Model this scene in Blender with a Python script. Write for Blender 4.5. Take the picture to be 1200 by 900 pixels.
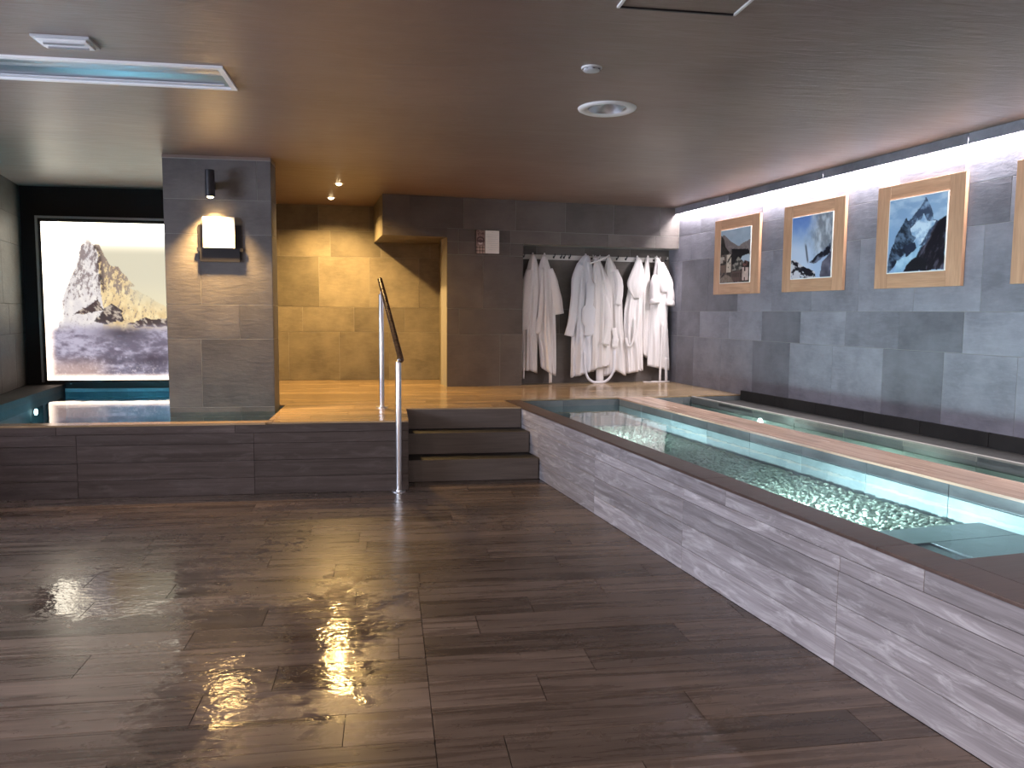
import bpy, bmesh, math, random
import numpy as np
from mathutils import Matrix, Vector

random.seed(7)
RNG = np.random.RandomState(11)
for o in list(bpy.data.objects):
    bpy.data.objects.remove(o, do_unlink=True)
SC = bpy.context.scene
COL = SC.collection

# ------------------------------------------------------------------ camera, world, exposure, big lights
H = 1.4                                   # eye height
YAW, PITCH, ROLL = math.radians(8.888), math.radians(5.155), math.radians(0.4365)
TH = math.radians(7.71)                   # pool wing is turned by this angle against the hall
ZP = 0.55                                 # raised deck level
ZC = 2.68                                 # ceiling


def camera():
    s, c = math.sin(YAW), math.cos(YAW)
    fw = Vector((s, c, 0)); r = Vector((c, -s, 0)); up = Vector((0, 0, 1))
    cp, sp = math.cos(PITCH), math.sin(PITCH)
    f2 = fw * cp - up * sp; u2 = up * cp + fw * sp
    cr, sr = math.cos(ROLL), math.sin(ROLL)
    r3 = r * cr + u2 * sr; u3 = u2 * cr - r * sr
    cam = bpy.data.cameras.new('camera'); o = bpy.data.objects.new('camera', cam); COL.objects.link(o)
    cam.sensor_width = 36.0; cam.lens = 928.76 / 1200 * 36.0; cam.clip_start = 0.05
    m = Matrix((r3, u3, -f2)).transposed().to_4x4(); m.translation = (0, 0, H)
    o.matrix_world = m
    SC.camera = o


camera()
W = bpy.data.worlds.new('world'); SC.world = W; W.use_nodes = True
W.node_tree.nodes['Background'].inputs[0].default_value = (0.62, 0.70, 0.86, 1)
W.node_tree.nodes['Background'].inputs[1].default_value = 0.6
vs = SC.view_settings
vs.view_transform = 'Standard'; vs.look = 'None'; vs.gamma = 1.0; vs.use_curve_mapping = False
vs.exposure = 0.58

RM = Matrix.Rotation(TH, 4, 'Z')          # frame of the pool wing
I4 = Matrix.Identity(4)


def light(name, kind, loc, energy, color, direction=(0, 0, -1), frame=I4, **kw):
    l = bpy.data.lights.new(name, kind); l.energy = energy; l.color = color
    for k, v in kw.items():
        setattr(l, k, v)
    o = bpy.data.objects.new(name, l); COL.objects.link(o)
    q = Vector(direction).to_track_quat('-Z', 'Y')
    o.matrix_world = frame @ Matrix.Translation(loc) @ q.to_matrix().to_4x4()
    return o


# hall lighting behind the viewer: daylight of the window in the left wall, two lit ceiling lamps
light('daylight', 'AREA', (-4.71, 3.2, 1.85), 285, (0.77, 0.81, 1.0), (1, 0.0, -0.05), shape='RECTANGLE', size=3.9, size_y=1.05)
for lx, ly in ((-2.6, -0.6), (0.2, -0.9), (-1.2, -2.3), (2.0, -2.0)):
    light('hall_lamp_light', 'AREA', (lx, ly, ZC - 0.05), 80, (1.0, 0.86, 0.80), shape='DISK', size=0.3)
cv_l = light('cove_light', 'AREA', (0, 0, 0), 150, (1.0, 0.94, 0.97), shape='RECTANGLE', size=0.03, size_y=8.0)
cv_l.matrix_world = RM @ Matrix.Translation((4.722, 4.8, 2.641)) @ Matrix.Rotation(math.radians(14), 4, 'Y')


# ------------------------------------------------------------------ mesh helpers
def mesh(name, V, F, mat=None, smooth=False):
    m = bpy.data.meshes.new(name)
    m.from_pydata([tuple(v) for v in V], [], F)
    if smooth:
        m.polygons.foreach_set('use_smooth', [True] * len(m.polygons))
    if mat:
        m.materials.append(mat)
    m.update()
    return m


def link(name, data, parent=None, local=I4, kind=None, label=None):
    o = bpy.data.objects.new(name, data); COL.objects.link(o)
    if parent is not None:
        o.parent = parent
    o.matrix_local = local
    if kind:
        o['kind'] = kind
    if label:
        o['label'] = label
    return o


def obj(name, VF, mat, parent=None, local=I4, smooth=False, kind=None, label=None):
    return link(name, mesh(name, VF[0], VF[1], mat, smooth), parent, local, kind, label)


def thing(name, label, cat, frame=I4, loc=(0, 0, 0), group=None):
    """Empty at the base of a thing; its parts are built in coordinates relative to it."""
    o = bpy.data.objects.new(name, None); COL.objects.link(o)
    o.empty_display_size = 0.05
    o.matrix_world = frame @ Matrix.Translation(loc)
    o['label'] = label; o['category'] = cat
    if group:
        o['group'] = group
    return o


def tag(o, label, cat, group=None):
    o['label'] = label; o['category'] = cat
    if group:
        o['group'] = group
    return o


def T(x, y, z):
    return Matrix.Translation((x, y, z))


def join(*parts):
    V, F = [], []
    for v, f in parts:
        n = len(V); V += [tuple(p) for p in v]; F += [tuple(i + n for i in q) for q in f]
    return V, F


def box(x0, x1, y0, y1, z0, z1, b=0.0):
    if b <= 0:
        V = [(x0, y0, z0), (x1, y0, z0), (x1, y1, z0), (x0, y1, z0), (x0, y0, z1), (x1, y0, z1), (x1, y1, z1), (x0, y1, z1)]
        F = [(3, 2, 1, 0), (4, 5, 6, 7), (0, 1, 5, 4), (1, 2, 6, 5), (2, 3, 7, 6), (3, 0, 4, 7)]
        return V, F
    bm = bmesh.new(); bmesh.ops.create_cube(bm, size=1)
    for v in bm.verts:
        v.co = ((x0 + x1) / 2 + v.co.x * (x1 - x0), (y0 + y1) / 2 + v.co.y * (y1 - y0), (z0 + z1) / 2 + v.co.z * (z1 - z0))
    bmesh.ops.bevel(bm, geom=list(bm.edges), offset=b, segments=2, affect='EDGES', profile=0.6)
    V = [tuple(v.co) for v in bm.verts]; F = [tuple(v.index for v in f.verts) for f in bm.faces]
    bm.free()
    return V, F


def prism(poly, z0, z1):
    n = len(poly)
    V = [(p[0], p[1], z0) for p in poly] + [(p[0], p[1], z1) for p in poly]
    F = [tuple(range(n - 1, -1, -1)), tuple(range(n, 2 * n))] + [(i, (i + 1) % n, n + (i + 1) % n, n + i) for i in range(n)]
    return V, F


def tile_geo(w, h, t, c=0.0015):
    """a tile: back at z=0, chamfered face at z=t, centred in x and y"""
    a, b = w / 2, h / 2
    V = [(-a, -b, 0), (a, -b, 0), (a, b, 0), (-a, b, 0), (-a, -b, t - c), (a, -b, t - c), (a, b, t - c), (-a, b, t - c),
         (-a + c, -b + c, t), (a - c, -b + c, t), (a - c, b - c, t), (-a + c, b - c, t)]
    F = [(8, 9, 10, 11)]
    for i in range(4):
        j = (i + 1) % 4
        F += [(i, j, 4 + j, 4 + i), (4 + i, 4 + j, 8 + j, 8 + i)]
    return V, F


def lathe(prof, n=32, close=False):
    """prof: list of (r, z) around the z axis"""
    V, F = [], []
    for r, z in prof:
        for k in range(n):
            a = 2 * math.pi * k / n
            V.append((r * math.cos(a), r * math.sin(a), z))
    for i in range(len(prof) - 1):
        for k in range(n):
            k2 = (k + 1) % n
            F.append((i * n + k, i * n + k2, (i + 1) * n + k2, (i + 1) * n + k))
    if prof[0][0] > 1e-6 and close:
        F.append(tuple(range(n - 1, -1, -1)))
    if prof[-1][0] > 1e-6 and close:
        F.append(tuple(range((len(prof) - 1) * n, len(prof) * n)))
    return V, F


def tube(pts, radii, n=12, flat=1.0, side=(0, 1, 0), cap=True, fold=None):
    """swept tube; flat squeezes the section along the direction most like `side`"""
    pts = [Vector(p) for p in pts]; V, F = [], []
    if not hasattr(radii, '__len__'):
        radii = [radii] * len(pts)
    for i, p in enumerate(pts):
        d = (pts[min(i + 1, len(pts) - 1)] - pts[max(i - 1, 0)]).normalized()
        s = Vector(side); s = (s - d * s.dot(d)); s = s.normalized() if s.length > 1e-4 else d.orthogonal().normalized()
        w = d.cross(s)
        for k in range(n):
            a = 2 * math.pi * k / n
            f = 1.0 if fold is None else 1.0 + fold(i / (len(pts) - 1), a)
            V.append(p + (w * math.cos(a) + s * math.sin(a) * flat) * radii[i] * f)
    for i in range(len(pts) - 1):
        for k in range(n):
            k2 = (k + 1) % n
            F.append((i * n + k, i * n + k2, (i + 1) * n + k2, (i + 1) * n + k))
    if cap:
        F.append(tuple(range(n - 1, -1, -1))); F.append(tuple(range((len(pts) - 1) * n, len(pts) * n)))
    return V, F


def smooth_path(pts, m=6):
    """Catmull-Rom through the points"""
    P = [np.array(p, float) for p in pts]; P = [2 * P[0] - P[1]] + P + [2 * P[-1] - P[-2]]; out = []
    for i in range(1, len(P) - 2):
        for k in range(m):
            t = k / m
            out.append(0.5 * (2 * P[i] + (P[i + 1] - P[i - 1]) * t + (2 * P[i - 1] - 5 * P[i] + 4 * P[i + 1] - P[i + 2]) * t * t
                              + (3 * P[i] - P[i - 1] - 3 * P[i + 1] + P[i + 2]) * t ** 3))
    out.append(P[-2])
    return out


def clip_poly(poly, planes):
    """keep a*x+b*y<=c for every (a,b,c)"""
    for a, b, c in planes:
        out = []
        for i in range(len(poly)):
            p, q = poly[i - 1], poly[i]
            dp, dq = a * p[0] + b * p[1] - c, a * q[0] + b * q[1] - c
            if (dp <= 0) != (dq <= 0):
                t = dp / (dp - dq); out.append((p[0] + (q[0] - p[0]) * t, p[1] + (q[1] - p[1]) * t))
            if dq <= 0:
                out.append(q)
        poly = out
        if len(poly) < 3:
            return []
    return poly


def area2(poly):
    return abs(sum(poly[i - 1][0] * poly[i][1] - poly[i][0] * poly[i - 1][1] for i in range(len(poly)))) / 2


# ------------------------------------------------------------------ materials
class NT:
    def __init__(s, name):
        s.m = bpy.data.materials.new(name); s.m.use_nodes = True; s.t = s.m.node_tree; s.t.nodes.clear()
        s.out = s.n('ShaderNodeOutputMaterial')

    def n(s, typ, ins=None, **kw):
        nd = s.t.nodes.new(typ)
        for k, v in kw.items():
            setattr(nd, k, v)
        for k, v in (ins or {}).items():
            s.put(nd.inputs[k], v)
        return nd

    def put(s, sock, v):
        if isinstance(v, bpy.types.NodeSocket):
            s.t.links.new(v, sock)
        elif hasattr(v, '__len__') and len(v) == 3 and sock.type == 'RGBA':
            sock.default_value = (*v, 1)
        else:
            sock.default_value = v

    def math(s, op, a, b=0.0, clamp=False):
        return s.n('ShaderNodeMath', {0: a, 1: b}, operation=op, use_clamp=clamp).outputs[0]

    def mix(s, f, a, b, blend='MIX'):
        nd = s.n('ShaderNodeMix', data_type='RGBA', blend_type=blend)
        s.put(nd.inputs[0], f); s.put(nd.inputs[6], a); s.put(nd.inputs[7], b)
        return nd.outputs[2]

    def ramp(s, f, stops):
        nd = s.n('ShaderNodeValToRGB', {0: f}); e = nd.color_ramp.elements
        while len(e) < len(stops):
            e.new(0.5)
        for k, (p, c) in enumerate(stops):
            e[k].position = p; e[k].color = (c, c, c, 1) if not hasattr(c, '__len__') else (*c, 1)
        return nd.outputs[0]

    def coords(s, kind='Object', scale=(1, 1, 1), rnd=True):
        v = s.n('ShaderNodeTexCoord').outputs[kind]
        if rnd:
            r = s.n('ShaderNodeObjectInfo').outputs['Random']
            w = s.n('ShaderNodeCombineXYZ', {0: s.math('MULTIPLY', r, 37.0), 1: s.math('MULTIPLY', r, 91.0), 2: s.math('MULTIPLY', r, 53.0)}).outputs[0]
            v = s.n('ShaderNodeVectorMath', {0: v, 1: w}, operation='ADD').outputs[0]
        return s.n('ShaderNodeVectorMath', {0: v, 1: scale}, operation='MULTIPLY').outputs[0]

    def noise(s, vec, scale=1.0, detail=4.0, rough=0.55, dist=0.0):
        return s.n('ShaderNodeTexNoise', {'Vector': vec, 'Scale': scale, 'Detail': detail, 'Roughness': rough, 'Distortion': dist}).outputs['Fac']

    def bump(s, h, strength=0.3, dist=0.01, normal=None):
        nd = s.n('ShaderNodeBump', {'Height': h, 'Strength': strength, 'Distance': dist})
        if normal is not None:
            s.put(nd.inputs['Normal'], normal)
        return nd.outputs[0]

    def bsdf(s, **ins):
        nd = s.n('ShaderNodeBsdfPrincipled')
        for k, v in ins.items():
            s.put(nd.inputs[k.replace('_', ' ')], v)
        s.t.links.new(nd.outputs[0], s.out.inputs[0])
        return s.m


def plain(name, col, rough=0.5, metal=0.0, noise=0.0, scale=20.0, bump=0.0):
    t = NT(name); c = col; kw = {}
    v = t.coords(scale=(scale,) * 3, rnd=False)
    if noise or bump:
        f = t.noise(v)
        c = t.mix(f, [x * (1 - noise) for x in col], [min(1, x * (1 + noise)) for x in col])
        if bump:
            kw['Normal'] = t.bump(f, bump, 0.004)
    return t.bsdf(Base_Color=c, Roughness=rough, Metallic=metal, **kw)


def glow(name, col, strength):
    t = NT(name); e = t.n('ShaderNodeEmission', {'Color': col, 'Strength': strength})
    t.t.links.new(e.outputs[0], t.out.inputs[0])
    return t.m


def wood(name, dark, light_, rough=0.45, patch=None, patch_amt=0.0, tint=0.25, grain=(1.6, 26, 26), wet=None, bumpk=0.25, spec=0.5):
    """wood-look porcelain plank: grain along local X, tone varies from plank to plank"""
    t = NT(name)
    v = t.coords(scale=grain)
    g = t.noise(v, 1.0, 6.0, 0.62, 0.6)
    fine = t.noise(t.coords(scale=(grain[0] * 3, grain[1] * 6, grain[2] * 6)), 1.0, 3.0)
    broad = t.noise(t.coords(scale=(1.1, 5, 5)), 1.0, 3.0, 0.5, 0.8)
    c = t.mix(t.ramp(g, [(0.33, 0.0), (0.68, 1.0)]), dark, light_)
    c = t.mix(t.math('MULTIPLY', t.ramp(fine, [(0.45, 0.0), (0.7, 1.0)]), 0.35), c, [x * 0.6 for x in dark])
    if patch:
        p = t.ramp(t.noise(t.coords(scale=(3.0, 16, 16)), 1.0, 6.0, 0.7, 1.6), [(0.5, 0.0), (0.68, 1.0)])
        c = t.mix(t.math('MULTIPLY', p, patch_amt), c, patch)
    c = t.mix(t.ramp(broad, [(0.3, 0.35), (0.7, 0.0)]), c, [x * 0.7 for x in dark])
    r = t.n('ShaderNodeObjectInfo').outputs['Random']
    k = t.math('ADD', t.math('MULTIPLY', r, 2 * tint), 1 - tint)
    kk = t.n('ShaderNodeCombineXYZ', {0: k, 1: k, 2: k}).outputs[0]
    c = t.n('ShaderNodeVectorMath', {0: c, 1: kk}, operation='MULTIPLY').outputs[0]
    rg = t.math('ADD', t.math('MULTIPLY', g, 0.2), rough - 0.1)
    nrm = t.bump(g, bumpk, 0.003)
    if wet:
        # standing water: films and drops that follow the ground, not the planks
        pos = t.n('ShaderNodeNewGeometry').outputs['Position']
        pv = t.n('ShaderNodeVectorMath', {0: pos, 1: (1.0, 1.25, 1.0)}, operation='MULTIPLY').outputs[0]
        big = t.noise(pv, 0.9, 3.0, 0.55, 0.4)
        frag = t.noise(pv, 9.0, 7.0, 0.72, 0.7)
        m = t.math('ADD', t.math('MULTIPLY', big, 0.45), t.math('MULTIPLY', frag, 0.55))
        for bx, by, rx, ry, k in wet[4]:
            q = t.n('ShaderNodeVectorMath', {0: pos, 1: (-bx, -by, 0)}, operation='ADD').outputs[0]
            q = t.n('ShaderNodeVectorMath', {0: q, 1: (1 / rx, 1 / ry, 0)}, operation='MULTIPLY').outputs[0]
            ln = t.n('ShaderNodeVectorMath', {0: q}, operation='LENGTH').outputs['Value']
            bl = t.n('ShaderNodeMapRange', {'Value': ln, 'From Min': 0.0, 'From Max': 1.4, 'To Min': k, 'To Max': 0.0}, interpolation_type='SMOOTHSTEP').outputs[0]
            m = t.math('ADD', m, bl)
        film = t.ramp(m, [(wet[0], 0.0), (wet[1], 1.0)])
        c = t.mix(t.math('MULTIPLY', film, 0.30), c, t.mix(0.75, c, (0.0, 0.0, 0.0)))
        rg = t.n('ShaderNodeMix', data_type='FLOAT'); 
        t.put(rg.inputs[0], film); t.put(rg.inputs[2], t.math('ADD', t.math('MULTIPLY', g, 0.16), rough - 0.08)); t.put(rg.inputs[3], wet[2])
        rg = rg.outputs[0]
        wav = t.math('ADD', t.math('MULTIPLY', t.noise(pv, 5.0, 1.0, 0.4), 0.5), t.math('MULTIPLY', t.noise(pv, 30.0, 2.0, 0.5), 0.26))
        wav = t.math('ADD', wav, t.math('MULTIPLY', t.ramp(film, [(0.05, 0.0), (0.6, 1.0)]), 0.12))
        dry = t.bump(g, t.math('MULTIPLY', t.math('SUBTRACT', 1.0, film), bumpk), 0.003)
        nrm = t.bump(wav, t.math('MULTIPLY', film, wet[3]), 0.02, dry)
    return t.bsdf(Base_Color=c, Roughness=rg, Normal=nrm, Specular_IOR_Level=spec)


def stone(name, dark, light_, rough=0.55, tint=0.3, slate=0.35):
    t = NT(name)
    a = t.noise(t.coords(scale=(3, 3, 3)), 1.0, 5.0, 0.6)
    b = t.noise(t.coords(scale=(9, 34, 34)), 1.0, 5.0, 0.65, 0.5)
    c = t.mix(t.ramp(a, [(0.35, 0.0), (0.65, 1.0)]), dark, light_)
    c = t.mix(t.math('MULTIPLY', t.ramp(b, [(0.45, 0.0), (0.75, 1.0)]), 0.3), c, [x * 1.35 for x in light_])
    r = t.n('ShaderNodeObjectInfo').outputs['Random']
    k = t.math('ADD', t.math('MULTIPLY', r, 2 * tint), 1 - tint)
    kk = t.n('ShaderNodeCombineXYZ', {0: k, 1: k, 2: k}).outputs[0]
    c = t.n('ShaderNodeVectorMath', {0: c, 1: kk}, operation='MULTIPLY').outputs[0]
    h = t.math('ADD', b, t.math('MULTIPLY', a, 0.6))
    return t.bsdf(Base_Color=c, Roughness=t.math('ADD', t.math('MULTIPLY', b, 0.25), rough - 0.12), Normal=t.bump(h, slate, 0.006))


def water(name, tint, scale=5.0, strength=0.12):
    t = NT(name)
    pos = t.n('ShaderNodeNewGeometry').outputs['Position']
    n1 = t.noise(pos, scale, 2.0, 0.5, 0.3)
    nrm = t.bump(n1, strength, 0.02)
    f = t.n('ShaderNodeFresnel', {'IOR': 1.33, 'Normal': nrm}).outputs[0]
    a = t.n('ShaderNodeBsdfTransparent', {'Color': tint}).outputs[0]
    b = t.n('ShaderNodeBsdfGlossy', {'Color': (1, 1, 1), 'Roughness': 0.02, 'Normal': nrm}).outputs[0]
    m = t.n('ShaderNodeMixShader', {0: f, 1: a, 2: b}).outputs[0]
    t.t.links.new(m, t.out.inputs[0])
    return t.m


def painted(name, emit=0.0, rough=0.5):
    """flat print: colours come from the mesh's colour attribute"""
    t = NT(name); c = t.n('ShaderNodeVertexColor', layer_name='paint').outputs[0]
    kw = dict(Base_Color=c, Roughness=rough, Specular_IOR_Level=0.3)
    if emit:
        kw.update(Base_Color=(0.02, 0.02, 0.02), Emission_Color=c, Emission_Strength=emit)
    return t.bsdf(**kw)


M = {}
M['floor'] = wood('wet brown floor plank', (0.056, 0.038, 0.029), (0.155, 0.112, 0.088), 0.28, tint=0.33, wet=(0.575, 0.655, 0.085, 0.24, [(-1.35, 4.08, 0.62, 0.46, 0.30), (-0.66, 3.15, 0.28, 0.85, 0.24), (-0.25, 3.4, 0.26, 0.9, 0.22), (0.05, 3.75, 0.2, 0.25, 0.12), (0.72, 3.25, 0.4, 0.25, 0.08), (1.05, 2.45, 0.3, 0.2, 0.12), (-0.75, 5.75, 0.2, 0.15, 0.12), (-0.4, 5.0, 0.9, 0.5, 0.07)]), grain=(1.3, 20, 20))
M['grout_dark'] = plain('dark joint', (0.012, 0.010, 0.010), 0.8)
M['deck'] = wood('honey brown deck plank', (0.27, 0.18, 0.10), (0.46, 0.335, 0.205), 0.19, tint=0.2)
M['divider_wood'] = wood('wet orange brown plank', (0.40, 0.255, 0.18), (0.66, 0.46, 0.34), 0.24, tint=0.15)
M['coping'] = wood('brown coping plank', (0.068, 0.042, 0.033), (0.115, 0.075, 0.060), 0.42, tint=0.12)
M['grey_wood'] = wood('grey washed plank', (0.21, 0.19, 0.198), (0.40, 0.372, 0.39), 0.5, patch=(0.58, 0.56, 0.58), patch_amt=0.75, tint=0.20, grain=(1.4, 22, 22))
M['front_wood'] = wood('brown grey plank', (0.032, 0.021, 0.018), (0.080, 0.059, 0.054), 0.5, patch=(0.125, 0.102, 0.098), patch_amt=0.5, tint=0.12, grain=(0.9, 26, 26))
M['riser'] = wood('brown riser plank', (0.075, 0.058, 0.050), (0.12, 0.095, 0.082), 0.5, tint=0.1)
M['tread'] = plain('black tread', (0.010, 0.009, 0.009), 0.6, noise=0.3)
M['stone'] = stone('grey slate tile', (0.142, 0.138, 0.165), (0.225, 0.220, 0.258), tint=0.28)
M['stone_brown'] = stone('grey brown stone tile', (0.085, 0.070, 0.063), (0.125, 0.104, 0.094), tint=0.20)
M['stone_alcove'] = stone('ochre stone tile', (0.135, 0.115, 0.085), (0.22, 0.19, 0.14), tint=0.26)
M['stone_pillar'] = stone('dark slate pillar tile', (0.082, 0.076, 0.076), (0.132, 0.122, 0.118), tint=0.14, slate=0.5)
M['stone_bay'] = stone('dark grey stone tile', (0.045, 0.043, 0.038), (0.075, 0.071, 0.063), tint=0.12)  # darker stone tone for the bay's left wall
M['grout'] = plain('light joint', (0.30, 0.29, 0.28), 0.8)
M['stone_dark'] = stone('dark wet stone', (0.010, 0.009, 0.009), (0.022, 0.020, 0.019), 0.7, tint=0.2)
M['pool_tile'] = stone('dark pool tile', (0.085, 0.095, 0.10), (0.13, 0.14, 0.145), 0.35, tint=0.15, slate=0.1)
M['pool_pale'] = stone('pale pool tile', (0.34, 0.40, 0.40), (0.50, 0.56, 0.56), 0.4, tint=0.08, slate=0.08)
M['plunge_tile'] = stone('teal pool tile', (0.14, 0.27, 0.33), (0.22, 0.38, 0.44), 0.35, tint=0.12, slate=0.08)
M['pebble'] = plain('pale pebble', (0.38, 0.40, 0.32), 0.5, noise=0.7, scale=22.0)
M['rim'] = plain('pale rim stone', (0.25, 0.23, 0.21), 0.45, noise=0.2)
M['black'] = plain('black wall paint', (0.006, 0.006, 0.007), 0.55, noise=0.2)
M['steel'] = plain('brushed steel', (0.74, 0.75, 0.77), 0.28, 1.0)
M['dark_metal'] = plain('dark anodised metal', (0.020, 0.019, 0.024), 0.42, 0.3)
M['aluminium'] = plain('satin aluminium', (0.62, 0.64, 0.68), 0.3, 0.9)
M['white_paint'] = plain('white lacquer', (0.80, 0.80, 0.80), 0.4)
M['grey_plastic'] = plain('grey plastic', (0.50, 0.52, 0.55), 0.35)
M['bronze'] = wood('dark varnished rail', (0.05, 0.028, 0.018), (0.13, 0.075, 0.045), 0.22, tint=0.05)
M['pine'] = wood('oak frame', (0.52, 0.28, 0.165), (0.68, 0.40, 0.25), 0.45, tint=0.06, grain=(2.0, 22, 22))
M['cloth'] = plain('white terry cloth', (0.73, 0.675, 0.665), 0.9, noise=0.06, scale=160.0, bump=0.35)
M['cloth_blue'] = plain('cool white terry cloth', (0.67, 0.65, 0.69), 0.9, noise=0.06, scale=160.0, bump=0.35)
M['rail_white'] = plain('white lacquered board', (0.62, 0.58, 0.56), 0.4)
M['black_metal'] = plain('blackened metal', (0.007, 0.006, 0.009), 0.55)
M['card'] = plain('white card', (0.88, 0.86, 0.82), 0.5)
M['glass'] = water('window glass', (0.95, 0.97, 0.97), 1.0, 0.0)
M['water'] = water('clear pool water', (0.58, 0.82, 0.87), 6.0, 0.10)
M['water_dark'] = water('dark green pool water', (0.62, 0.80, 0.74), 6.0, 0.06)
M['water_plunge'] = water('blue plunge water', (0.55, 0.84, 0.92), 4.0, 0.05)
M['lamp_on'] = glow('warm lamp lens', (1.0, 0.78, 0.45), 13.0)
M['lamp_day'] = glow('white lamp lens', (1.0, 0.93, 0.95), 6.0)
M['lamp_pool'] = glow('pool lamp lens', (0.85, 1.0, 1.0), 14.0)
M['print'] = painted('printed picture', 0.0, 0.4)
M['backlit'] = painted('backlit picture', 0.85)


def plaster():
    t = NT('brown trowelled plaster')
    v = t.coords(rnd=False)
    a = t.noise(v, 0.9, 4.0, 0.6, 0.4)
    b = t.noise(t.coords(scale=(3.0, 15.0, 3.0), rnd=False), 1.0, 5.0, 0.6, 1.0)
    c = t.mix(t.ramp(a, [(0.3, 0.0), (0.7, 1.0)]), (0.180, 0.126, 0.104), (0.245, 0.176, 0.147))
    return t.bsdf(Base_Color=c, Roughness=t.math('ADD', t.math('MULTIPLY', b, 0.2), 0.32), Normal=t.bump(b, 0.22, 0.02))


M['plaster'] = plaster()


# ------------------------------------------------------------------ setting: shell of the room
def basis(X, N, p):
    X, N = Vector(X), Vector(N); Z = N.cross(X)
    m = Matrix((X, Z, N)).transposed().to_4x4(); m.translation = p
    return m


TILE = {}


def tile_wall(parent, name, axis, facing, plane, rows, lo, hi, mat, t=0.003, gap=0.003):
    """rows: (z0, z1, phase, step). axis 'x' or 'y' runs along the wall, plane is the other coordinate of its face"""
    A = Vector((1, 0, 0)) if axis == 'x' else Vector((0, 1, 0))
    N = Vector(facing); X = A if A.cross(Vector((0, 0, 1))).dot(N) > 0 else -A
    for z0, z1, ph, st in rows:
        k = math.floor((lo - ph) / st) + 1
        js = [lo] + [ph + i * st for i in range(k, k + 200) if lo + 0.03 < ph + i * st < hi - 0.03] + [hi]
        for a, b in zip(js[:-1], js[1:]):
            w, h = round(b - a - gap, 4), round(z1 - z0 - gap, 4); key = (w, h, t, mat.name)
            if key not in TILE:
                TILE[key] = mesh(name, *tile_geo(w, h, t), mat)
            c = A * ((a + b) / 2) + Vector((0, 0, (z0 + z1) / 2))
            c += (Vector((0, plane, 0)) if axis == 'x' else Vector((plane, 0, 0))) - N * t
            link(name, TILE[key], parent, basis(X, N, c))


def planks(parent, name, regions, y0, pitch, nrow, phase, step, ztop, thick, mat, x0=-6, x1=7, gap=0.003, axis='x', extra=()):
    """rows of planks along x clipped to convex regions, each plank an object; extra = joints shared by all rows (x, ymax)"""
    for r in range(nrow):
        ya, yb = y0 + r * pitch, y0 + (r + 1) * pitch
        ph = phase[r % len(phase)] if hasattr(phase, '__len__') else phase
        k0 = math.floor((x0 - ph) / step)
        js = [ph + k * step for k in range(k0, k0 + int((x1 - x0) / step) + 3)]
        for e, ym in extra:
            if yb < ym:
                js = sorted(js + [e])
        for a, b in zip(js[:-1], js[1:]):
            if b - a < 0.02:
                continue
            rect = [(a + gap / 2, ya + gap / 2), (b - gap / 2, ya + gap / 2), (b - gap / 2, yb - gap / 2), (a + gap / 2, yb - gap / 2)]
            if axis == 'y':
                rect = [(-q[1], q[0]) for q in rect]
            for reg in regions:
                p = clip_poly(rect, reg)
                if len(p) < 3 or area2(p) < 0.002:
                    continue
                cx, cy = (rect[0][0] + rect[2][0]) / 2, (rect[0][1] + rect[2][1]) / 2
                if axis == 'y':
                    loc = [(q[1] - cy, -(q[0] - cx)) for q in p]
                    m = T(cx, cy, ztop - thick) @ Matrix.Rotation(math.pi / 2, 4, 'Z')
                else:
                    loc = [(q[0] - cx, q[1] - cy) for q in p]; m = T(cx, cy, ztop - thick)
                obj(name, prism(loc, 0, thick), mat, parent, m)


cT, sT = math.cos(TH), math.sin(TH)


def ulim(u, sign=1):        # sign*(x cT + y sT) <= sign*u   (coordinates of the pool wing as half planes of the hall)
    return (sign * cT, sign * sT, sign * u)


def vlim(v, sign=1):
    return (-sign * sT, sign * cT, sign * v)


def uv(u, v):
    return (u * cT - v * sT, u * sT + v * cT)


UW = 4.75                    # face of the right wall
UP = 2.113                   # outer face of the wading pool's wall
YF = 6.195                   # face of the left podium
YA = 10.0                    # alcove wall
VB = 8.83                    # face of the wall with the robe niche
VN = 9.08                    # back of the robe niche

# floor
floor = obj('floor', box(-4.6, 5.6, -3.2, 6.6, -0.14, -0.012), M['grout_dark'], kind='structure')
PH = [0.78, 0.37, 1.08, 0.56, 0.80, 1.27, 0.39, 0.67, 1.07, 0.155, 0.94, 0.57, 1.10, 1.05, 0.74, 0.42, 0.55, 0.28, 0.95, 0.62, 0.2]
Y0 = 2.283 - 0.2105 - 9 * 0.2105
ph_all = [0.30, 0.91, 0.55, 1.12, 0.18, 0.72, 0.40, 1.0, 0.66] + PH
planks(floor, 'floor_plank', [[(0, 1, YF + 0.004), (-1, 0, 4.5), ulim(UP - 0.002)], [(0, 1, 6.478), (0, -1, -YF - 0.004), (-1, 0, -0.155), ulim(UP - 0.002)]],
       Y0, 0.2105, 30, ph_all, 1.235, 0.0, 0.012, M['floor'], extra=[(0.142, 4.06)])

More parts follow.
